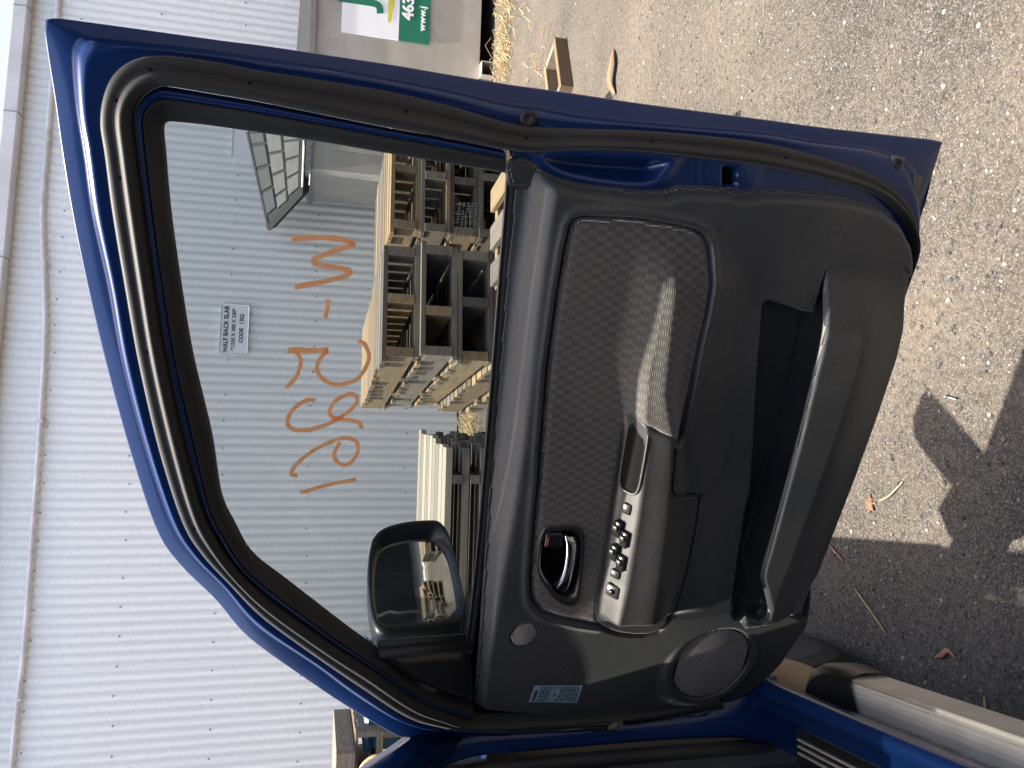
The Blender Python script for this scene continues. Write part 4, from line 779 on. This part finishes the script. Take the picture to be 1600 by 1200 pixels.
# outer skin
osk = [tuple(p) for p in lO]; ring_in = [tuple(p) for p in lSI]
tb = min(p[1] for p in D['ST_O']); 
rows = [P3(lO, -.018), P3(Lp(lO, lB, .5), -.03), P3(Lp(lO, lSI, 1.0), -.034)]
loft('outer_frame', rows, M['paint'], door)
lowskin = [(-.02, -.004), (.0, -.70), (1.075, -.745), tuple(lO[-1]), tuple(lO[int(len(lO) * .85)]), (1.085, -.03)]
relief('outer_skin', [(-.03, -.02), (-.03, -.70), (.10, -.725), (1.0, -.74), (1.06, -.735), (1.075, -.70), (1.083, -.4), (1.087, -.02)], lambda s, t: -.05 - .012 * np.sin(np.clip(-t / .75, 0, 1) * pi), .03, M['paint'], door, -.035)

# ---- moulded relief of the trim
TRIM, INS, ARM, POCK, LIPL, LIPB = (D[k] for k in ('TRIM', 'INSERT', 'ARMREST', 'POCK', 'LIPL', 'LIPB'))
fb, fc, f2, fe = (fun_of(D[k]) for k in ('ARM_BASE', 'ARM_CREST', 'ARM_R2', 'ARM_END'))
s_rear = D['ARM_CREST'][1][0]; s_front = D['ARM_CREST'][-2][0]; s_join = D['ARMREST'][1][0]
LIP = list(LIPL) + list(LIPB)
s_l0, s_l1 = LIPL[0][0], LIPL[1][0]
SP = np.array(D['SPK'][0]); SPR = .25 * (abs(D['SPK'][2][1] - D['SPK'][1][1]) + abs(D['SPK'][3][0] - D['SPK'][4][0]))
TW = np.array(D['TWT'][0]); TWR = .25 * (abs(D['TWT'][2][1] - D['TWT'][1][1]) + abs(D['TWT'][3][0] - D['TWT'][4][0]))
def field(s, t, lip=False):
    s = np.asarray(s, float); t = np.asarray(t, float); P = np.stack([s, t], 1)
    dT = -sd(P, TRIM)
    H = np.full(len(s), .055) - .040 * np.clip((.20 - s) / .26, 0, 1) ** 1.05 + .010 * sm(-.10, -.45, t)
    tt_ = t - .004 * np.sin(s * 9)
    H = .020 + (H - .020) * sm(.012, -.036, tt_)                                   # rolled shoulder under the glass
    # armrest: shelf rising from the wall of the door, front pad below
    env = sm(s_rear + .012, s_rear - .075, s) * sm(s_front - .012, s_front + .012, s)
    hc = .102 - .012 * sm(s_join - .01, s_join + .18, s) ; h2 = .108 - .012 * sm(s_join, s_join + .2, s); he = .078
    tb_, tc_, t2_, te_ = fb(s), fc(s), f2(s), fe(s); soft = .004 + .020 * sm(s_join - .01, s_join + .12, s)
    tb2 = np.maximum(tb_, tc_ + .005) + soft
    up = sm(0, 1, (tb2 - t) / np.maximum(tb2 - tc_ + soft * .4, .004)); a = H + (hc - H) * up
    m1 = sm(tc_, t2_, t); a = np.where(t < tc_, hc + (h2 - hc) * (1 - sm(0, 1, (t - t2_) / np.maximum(tc_ - t2_, .004))), a)
    a = np.where(t < t2_, h2 + (he - h2) * sm(0, 1, (t2_ - t) / np.maximum(t2_ - te_, .01)), a)
    a = np.where(t < te_, he + (H - he) * sm(0, .10, te_ - t), a)
    H = H + (a - H) * env
    # speaker pod
    r = np.hypot(s - SP[0], t - SP[1]); H = np.maximum(H, np.where(r < SPR * 1.16, .056, .056 - (r - SPR * 1.16) * .9))
    H = np.where(r < SPR * 1.03, .050, H)
    # pocket and its lip
    k = sm(.004, -.004, sd(P, POCK)); H = H + (.027 - H) * k
    lh = .060 + .040 * sm(s_l0, s_l1 - .02, s); dl = sd(P, LIP); rear = sm(s_l0 + .01, s_l0 - .05, s); hol = sm(s_l0 - .012, s_l0 - .030, s); k = (np.ones(len(s)) if lip else sm(.004, -.004, dl) * (1 - hol)) * rear
    lf = lh - .035 * (1 - sm(0, .13, dT)) * sm(s_l0 + .03, s_l1, -s * 0 + np.minimum(s, s_l0)) - .006 * (1 - sm(0, .006, -dl)) - .022 * (1 - sm(LIPL[-1][0] - .01, LIPL[-1][0] + .09, s)) * sm(-.62, -.70, t)
    H = H + (lf - H) * k
    if not lip: H = H + (.022 - H) * sm(.006, -.002, dl) * sm(.0, .03, dT) * hol        # the pocket is hollow behind its lip
    # outer edge rolls back
    e = np.clip(dT / .020, 0, 1) * .96 + .04; z0 = .028 - .030 * sm(.18, -.04, s); z0 = np.minimum(z0, H - .006); H = z0 + (H - z0) * np.sin(e * pi / 2)
    return H
def inset(P, poly, m): return sm(.007, 0, sd(P, poly))
def trim_h(s, t):
    P = np.stack([s, t], 1); h = field(s, t)
    di = sd(P, INS); h = h + .004 * np.exp(-((di - .011) / .006) ** 2)                       # raised welt round the cloth
    for pl in (INS, ARM, D['BEZEL']): h = h - .010 * inset(P, pl, .001)
    h = h - .03 * inset(P, D['CUP'], -.001)
    r2 = np.hypot(s - TW[0], t - TW[1]); h = h - .006 * (r2 < TWR * 1.02)
    lp = sd(P, [D['ARMREST'][4], D['ARMREST'][5], D['ARMREST'][6], D['ARMREST'][7], (D['ARMREST'][7][0] + .02, D['ARMREST'][7][1] - .03), (.85, -.46), (.89, -.32), D['INSERT'][12]])
    h = h + .004 * sm(.002, -.002, lp) * sm(.80, .55, s) * sm(-.44, -.37, t)
    return h
relief('door_trim', TRIM, trim_h, .0025, M['trim'], door, .012)
relief('map_pocket', LIP, lambda s, t: field(s, t, True) + .0006, .0025, M['trim'], door, .005)
def ins_h(s, t):
    d = -sd(np.stack([s, t], 1), INS); e = np.clip(d / .012, 0, 1); return field(s, t) - .006 + .0075 * np.sin(e * pi / 2) - .045 * sm(-.004, -.010, sd(np.stack([s, t], 1), D['BEZEL']))
relief('cloth_insert', INS, ins_h, .0032, M['cloth'], door, .008)
CUPH = D['CUPHOLE']
def arm_h(s, t):
    P = np.stack([s, t], 1); d = -sd(P, ARM); e = np.clip(d / .006, 0, 1)
    h = field(s, t) + .0015 - .005 * (1 - np.sin(e * pi / 2)); return h
relief('armrest', ARM, arm_h, .002, M['trim2'], door, .01)

# pull cup and window switches sit on the upward face of the armrest shelf
def shelf(s):
    "point on the shelf (half way between wall and crest) and its slope there"
    q = np.array([s]); tc_ = fc(q)[0]; tb_ = max(fb(q)[0], tc_ + .005)
    lo, hi = field(q, np.array([tb_ + .004]))[0], field(q, np.array([tc_ + .0005]))[0]
    a = Vector(P3([(s, tb_ + .004)], lo)[0]); c = Vector(P3([(s, tc_ + .0005)], hi)[0]); return a, c
def on_shelf(s, w): a, c = shelf(s); return a.lerp(c, w)
def shelf_frame(s):
    a, c = shelf(s); a2, c2 = shelf(s + .01); across = (c - a).normalized(); along = (c2 - c).normalized(); up = across.cross(along); up.normalize()
    if up.y < 0: up = -up
    along = across.cross(up) * -1
    return Matrix((along, across, up)).transposed()
sa, sz_ = D['SWITCHES'][0][0], D['SWITCHES'][-1][0]
def sw_box(s, w, ln, wd, ht, mat, name, tilt=0.0):
    F_ = shelf_frame(s); F_ = F_ @ Matrix.Rotation(tilt, 3, 'X'); p = on_shelf(s, w) + F_ @ Vector((0, 0, ht * .35)); return MB().rbox(p, (ln, wd, ht), .003, F_).build(name, mat, door, True)
sspan = sa - sz_
sw_box(sa, .55, .020, .016, .006, M['black'], 'lock_switch')
for k, (q, w) in enumerate(((.26, .38), (.34, .68), (.55, .38), (.63, .68))):
    sw_box(sa - sspan * q, w, .030, .016, .011, M['black_gloss'], 'window_switch', .25)
    sw_box(sa - sspan * q + .003, w, .012, .012, .017, M['black'], 'switch_tip', .25)
sw_box(sa - sspan * .80, .5, .016, .018, .007, M['black'], 'lock_switch')
sw_box(sa - sspan * 1.02, .5, .024, .026, .006, M['black'], 'mirror_switch'); sw_box(sa - sspan * 1.02, .5, .009, .009, .012, M['black_gloss'], 'mirror_knob')
b = MB(); c0, c1 = D['CUPHOLE'][1][0], D['CUPHOLE'][5][0]; smid = (c0 + c1) / 2; F_ = shelf_frame(smid)
L_ = abs(c0 - c1) * .98
b.rbox(on_shelf(smid, .55) + F_ @ Vector((0, 0, .0025)), (L_, .036, .005), .012, F_, 5); b.build('pull_cup', M['recess'], door, True)
pts = []
for k in range(25):
    a = 2 * pi * k / 24; pts.append(on_shelf(smid, .55) + F_ @ Vector((np.sign(cos(a)) * abs(cos(a)) ** .35 * L_ * .5, np.sign(sin(a)) * abs(sin(a)) ** .6 * .020, .0045)))
MB().tube(pts, .0025, 6, False).build('pull_cup_rim', M['trim2'], door, True)

# speaker, tweeter
def disc_grille(name, c, R, h0, dome, pitch, hole, mat):
    V = []; F = []; n = 28
    b = MB(); p = P3([c], h0)[0]
    prof = [(R * q, dome * (1 - q * q)) for q in (1, .85, .6, .35, .02)]
    nz = np.array([0, -sin(L1), cos(L1)]); b.lathe(prof, p, nz, 40); b.f.append(tuple(range(len(b.v) - 40, len(b.v))))
    g = b.build(name, M['grille'], door, True)
    u = np.array([1., 0, 0]); w = np.cross(nz, u); k = int(R / pitch) + 1; rb = MB()
    for i in range(-k, k + 1):
        for j in range(-k, k + 1):
            x = (i + (.5 if j % 2 else 0)) * pitch; y = j * pitch * .87
            if x * x + y * y < (R - pitch * .4) ** 2:
                q = p + u * x + w * y + nz * (dome * (1 - (x * x + y * y) / R ** 2) + .0002)
                a = [q + (u * cos(t_) + w * sin(t_)) * pitch * .56 for t_ in np.arange(6) * pi / 3 + pi / 6]; c_ = [q + (u * cos(t_) + w * sin(t_)) * hole for t_ in np.arange(6) * pi / 3 + pi / 6]
                top_ = [v_ + nz * .0008 for v_ in a]; 
                rb.add([tuple(v_) for v_ in a] + [tuple(v_ + nz * .0009) for v_ in c_], [(m_, (m_ + 1) % 6, 6 + (m_ + 1) % 6, 6 + m_) for m_ in range(6)])
    return prop(rb.build(name + '_mesh', mat, door), kind='stuff')
disc_grille('speaker_grille', SP, SPR * .98, .052, .005, .0044, .0015, M['mesh'])
disc_grille('tweeter_grille', TW, TWR, float(field([TW[0]], [TW[1]])[0]) - .002, .002, .0036, .0012, M['mesh'])
q = P3([SP], .052)[0]; MB().lathe([(SPR * 1.0, -.004), (SPR * 1.01, .003), (SPR * 1.045, .004), (SPR * 1.07, .001)], q, (0, -sin(L1), cos(L1)), 48).build('speaker_ring', M['trim'], door, True)

# inside handle
BZ, CU = D['BEZEL'], D['CUP']; bz = cr(BZ + [BZ[0]], 4)[:-1]; cbz = np.mean(bz, 0); hb = float(np.mean(field(bz[:, 0], bz[:, 1])))
sc = lambda k: cbz + (bz - cbz) * k
cu_ = cr(CU + [CU[0]], 4)[:-1]; cu_r = np.array([cu_[np.argmin(((cu_ - (cbz + (p - cbz) * .78)) ** 2).sum(1))] for p in bz])
loft('handle_bezel', [P3(sc(1.02), hb - .006), P3(sc(1.0), hb + .002), P3(sc(.95), hb + .0045), P3(sc(.90), hb + .003), P3(sc(.84), hb + .001), P3(sc(.80), hb - .004), P3(sc(.78), hb - .028)], M['black'], door, True)
mk('handle_cup', P3(sc(.80), hb - .024), [tuple(range(len(bz)))], M['recess'], door)
LL, LR = cr(D['LEVER_L'], 5), cr(D['LEVER_R'], 5); qs = np.linspace(0, 1, len(LL)); arch = hb - .004 + .012 * np.sin(pi * np.clip(qs * 1.02, 0, 1)) + .006 * (1 - qs)
rows = []
for w, dh in ((0, -.010), (.04, -.003), (.14, .0015), (.35, .004), (.6, .0035), (.85, .001), (.96, -.004), (1, -.010)): rows.append(P3(Lp(LL, LR, w), 0) + np.stack([0 * arch, 0 * arch, arch + dh], 1))
loft('door_handle', rows, M['chrome'], door)
k0, k1 = np.array(D['KNOB'][0]), np.array(D['KNOB'][1]); kc = (k0 + k1) / 2; kd = np.abs(k1 - k0)
MB().rbox(P3([kc], hb + .001)[0], (kd[0], kd[1], .012), .004).build('lock_knob', M['black_gloss'], door, True)
MB().rbox(P3([kc + np.array([0, kd[1] * .36])], hb + .004)[0], (kd[0] * .5, .003, .008), .001).build('lock_mark', plain('red_mark', (.25, .04, .02), .5), door)

# specification label
Lb = np.array(D['LABEL']); hl = float(field([Lb[:, 0].mean()], [Lb[:, 1].mean()])[0])
def lab(u, w): a = Lb[0] * (1 - u) + Lb[1] * u; c = Lb[3] * (1 - u) + Lb[2] * u; return a * (1 - w) + c * w
def lab_quad(bm_, u0, w0, u1, w1, lift):
    q = np.array([lab(u0, w0), lab(u1, w0), lab(u1, w1), lab(u0, w1)]); h = field(q[:, 0], q[:, 1]) + lift; bm_.add(P3(q, h), [(0, 1, 2, 3)])
b = MB()
for i in range(6): lab_quad(b, i / 6, 0, (i + 1) / 6, 1, .0012)
stick = b.build('spec_label', M['label_blue'], door); stick['label'] = 'pale blue printed sticker'
b = MB()
for k in range(14):
    u = .16 + k * .058; w = .08
    while w < .9:
        l = random.uniform(.05, .2); 
        if not (.38 < u < .55 and random.random() < .5): lab_quad(b, u, w, u + .030, min(w + l, .94), .0016)
        w += l + random.uniform(.02, .05)
lab_quad(b, .06, .28, .11, .92, .0016)
b.build('print_lines', M['label_ink'], stick)

# mirror sail, glass, belt strips
SA = D['SAIL']
def sail_h(s, t):
    d = -sd(np.stack([s, t], 1), SA); return .012 + .014 * sm(0, .02, d) + .006 * sm(.02, .06, d)
relief('sail_backing', [(-.045, -.06), (.9, -.045), (.9, -.002), (.13, .01), (.13, .03), (-.02, .06)], lambda s, t: -.012 + 0 * s, .02, M['black'], door, .003)
relief('mirror_sail', SA, sail_h, .004, M['black'], door, .02)
MB().tube([P3([SA[3]], .012)[0], P3([SA[0]], .012)[0]], .010, 8).tube([P3([np.array(SA[3]) + [0.012, 0]], .004)[0], P3([np.array(SA[0]) + [.012, .0]], .004)[0]], .008, 8).build('division_bar', M['rubber'], door, True)
BT = cr(D['BELT'], 8); s_a, s_b = BT[0][0], BT[-1][0]
gl_poly = [tuple(p) for p in cr(G_[3:], 5)] + [tuple(p + np.array([0, -.03])) for p in BT[::4]]
gl_poly = gl_poly + [tuple(np.array(SA[3]) + [0, -.02]), tuple(np.array(SA[0]))]
ga = P3(gl_poly, -.001); gb = P3(gl_poly, -.005); ng = len(ga)
glass = mk('window_glass', np.vstack([ga, gb]), [tuple(range(ng))[::-1], tuple(range(ng, 2 * ng))] + [(i, (i + 1) % ng, ng + (i + 1) % ng, ng + i) for i in range(ng)], M['glass'], door)
def belt_strip(name, z, dy, r, mat):
    P = P3(BT + np.array([0, dy]), z); e0 = P[0] + (P[0] - P[1]) * .5; MB().tube(np.vstack([[e0], P]), r, 8).build(name, mat, door, True)
belt_strip('outer_belt_moulding', -.020, .004, .0035, M['steel'])
belt_strip('outer_belt_seal', -.012, .003, .006, M['rubber'])
belt_strip('inner_belt_seal', .008, .006, .0075, M['rubber'])
belt_strip('inner_belt_lip', .0135, .0145, .0025, M['black'])
# hand writing in orange paint marker on the outside of the glass
def stroke(pts, w, name='marker_writing'):
    P = cr(pts, 5); n = len(P); V = []; F = []; off_ = .0004
    for i, p in enumerate(P):
        t_ = P[min(i + 1, n - 1)] - P[max(i - 1, 0)]; a = np.array([-t_[1], t_[0]]); a = a / (np.linalg.norm(a) + 1e-9); ww = w * (1 + .18 * sin(i * .9) * .5)
        for k, h in ((-1, off_), (-1, off_ + .0012), (1, off_ + .0012), (1, off_)): V.append(P3([p + a * k * ww], h)[0])
    for i in range(n - 1):
        for k in range(4): F.append((4 * i + k, 4 * i + (k + 1) % 4, 4 * i + 4 + (k + 1) % 4, 4 * i + 4 + k))
    F += [(0, 1, 2, 3), (4 * n - 1, 4 * n - 2, 4 * n - 3, 4 * n - 4)]
    return mk(name, V, F, M['marker'], door)
for key, w in (('w', .0036), ('dash', .0030), ('bar', .0040), ('tail', .0030), ('loop', .0030), ('s', .0031), ('nine', .0030), ('one', .0030)): stroke(WRITING[key], w)
# faint maker's etching in the lower rear corner of the glass
b = MB(); c0 = BT[0] + np.array([-.045, .045])
for r_ in range(6):
    for k in range(13):
        if random.random() < .8: b.box(P3([c0 + np.array([-k * .0038, .035 - r_ * .0065])], -.0008)[0], (.0022, .0030, .0004))
prop(b.build('glass_etching', M['etch'], door), kind='stuff')

relief('corner_cap', D['CORNER'], lambda s, t: .0250 + 0 * s, .003, M['trim'], door, .02)
# small fittings of the rear edge
q = P3([D['BOLT'][0]], .019)[0]; MB().lathe([(.012, 0), (.012, .005), (.006, .007), (.004, .004), (.0005, .004)], q, (0, 0, 1), 16).build('rubber_stop', M['rubber'], door, True)
CLP = np.array(D['CLIP']); MB().add(list(P3(CLP, .0125)) + list(P3(CLP, .016)), [(4, 5, 6, 7), (0, 1, 5, 4), (1, 2, 6, 5), (2, 3, 7, 6), (3, 0, 4, 7)]).build('foam_pad', plain('foam', (.16, .15, .14), .9), door)
q = P3([CLP.mean(0) + np.array([0, .002])], .0162)[0]; MB().lathe([(.009, 0), (.009, .003), (.005, .004), (.004, .002), (.0005, .002)], q, (0, 0, 1), 14).build('bump_stop', M['rubber'], door, True)
DR = np.array(D['DRAIN']); MB().add(list(P3(DR, .006)) + list(P3(DR, .013)), [(4, 5, 6, 7), (0, 1, 5, 4), (1, 2, 6, 5), (2, 3, 7, 6), (3, 0, 4, 7)]).build('drain_patch', plain('putty', (.10, .095, .09), .8), door)

# door mirror on the outside
mg = np.array(MIRROR_GLASS); mr = np.array(MIRROR_RIM); mn = np.array(MIRROR_N)
mgl = cr(np.vstack([mg, mg[:1]]), 4)[:-1]; mrl = cr(np.vstack([mr, mr[:1]]), 6)[:-1]; cen = mrl.mean(0)
def about(k, dn, sh=(0, 0, 0)): return cen + (mrl - cen) * k - mn * dn + np.array(sh)
mgr = np.array([mgl[np.argmin((((mgl - (cen + (p - cen) * .9))) ** 2).sum(1))] for p in mrl])
rows = [mgr * .985 + cen * .015 - mn * .012, Lp(mgr, mrl, .25), Lp(mgr, mrl, .7) + mn * .006, about(1.0, -.004), about(1.03, .010, (-.006, 0, 0)), about(1.02, .028, (-.020, 0, 0)), about(.95, .048, (-.032, 0, 0)), about(.82, .064, (-.036, 0, 0)), about(.55, .076, (-.036, 0, 0)), about(.2, .08, (-.034, 0, 0)), about(.01, .08, (-.034, 0, 0))]
mh = loft('mirror_housing', rows, M['black'], door, True)
cg = mgl.mean(0); rings = []; nm_ = len(mgl)
for q in (1, .8, .6, .4, .2):
    ring = cg + (mgl - cg) * q; d2 = ((ring - cg) ** 2).sum(1)[:, None]; rings.append(ring - mn * .006 - mn * d2 / (2 * 1.3))      # slightly convex
mv = np.vstack(rings + [cg[None] - mn * .006]); mf = [(i_ * nm_ + k, i_ * nm_ + (k + 1) % nm_, (i_ + 1) * nm_ + (k + 1) % nm_, (i_ + 1) * nm_ + k) for i_ in range(4) for k in range(nm_)] + [(4 * nm_ + k, 4 * nm_ + (k + 1) % nm_, 5 * nm_) for k in range(nm_)]
mk('mirror_glass', mv, mf, M['mirror'], door, True)
lowp = mrl[np.argmin(mrl[:, 0])]; 
MB().tube([P3([(-.02, .05)], -.05)[0], P3([(.0, .05)], -.09)[0], lowp - mn * .05 + np.array([.03, -.06, 0])], [.035, .035, .03], 10).build('mirror_arm', M['black'], door, True)
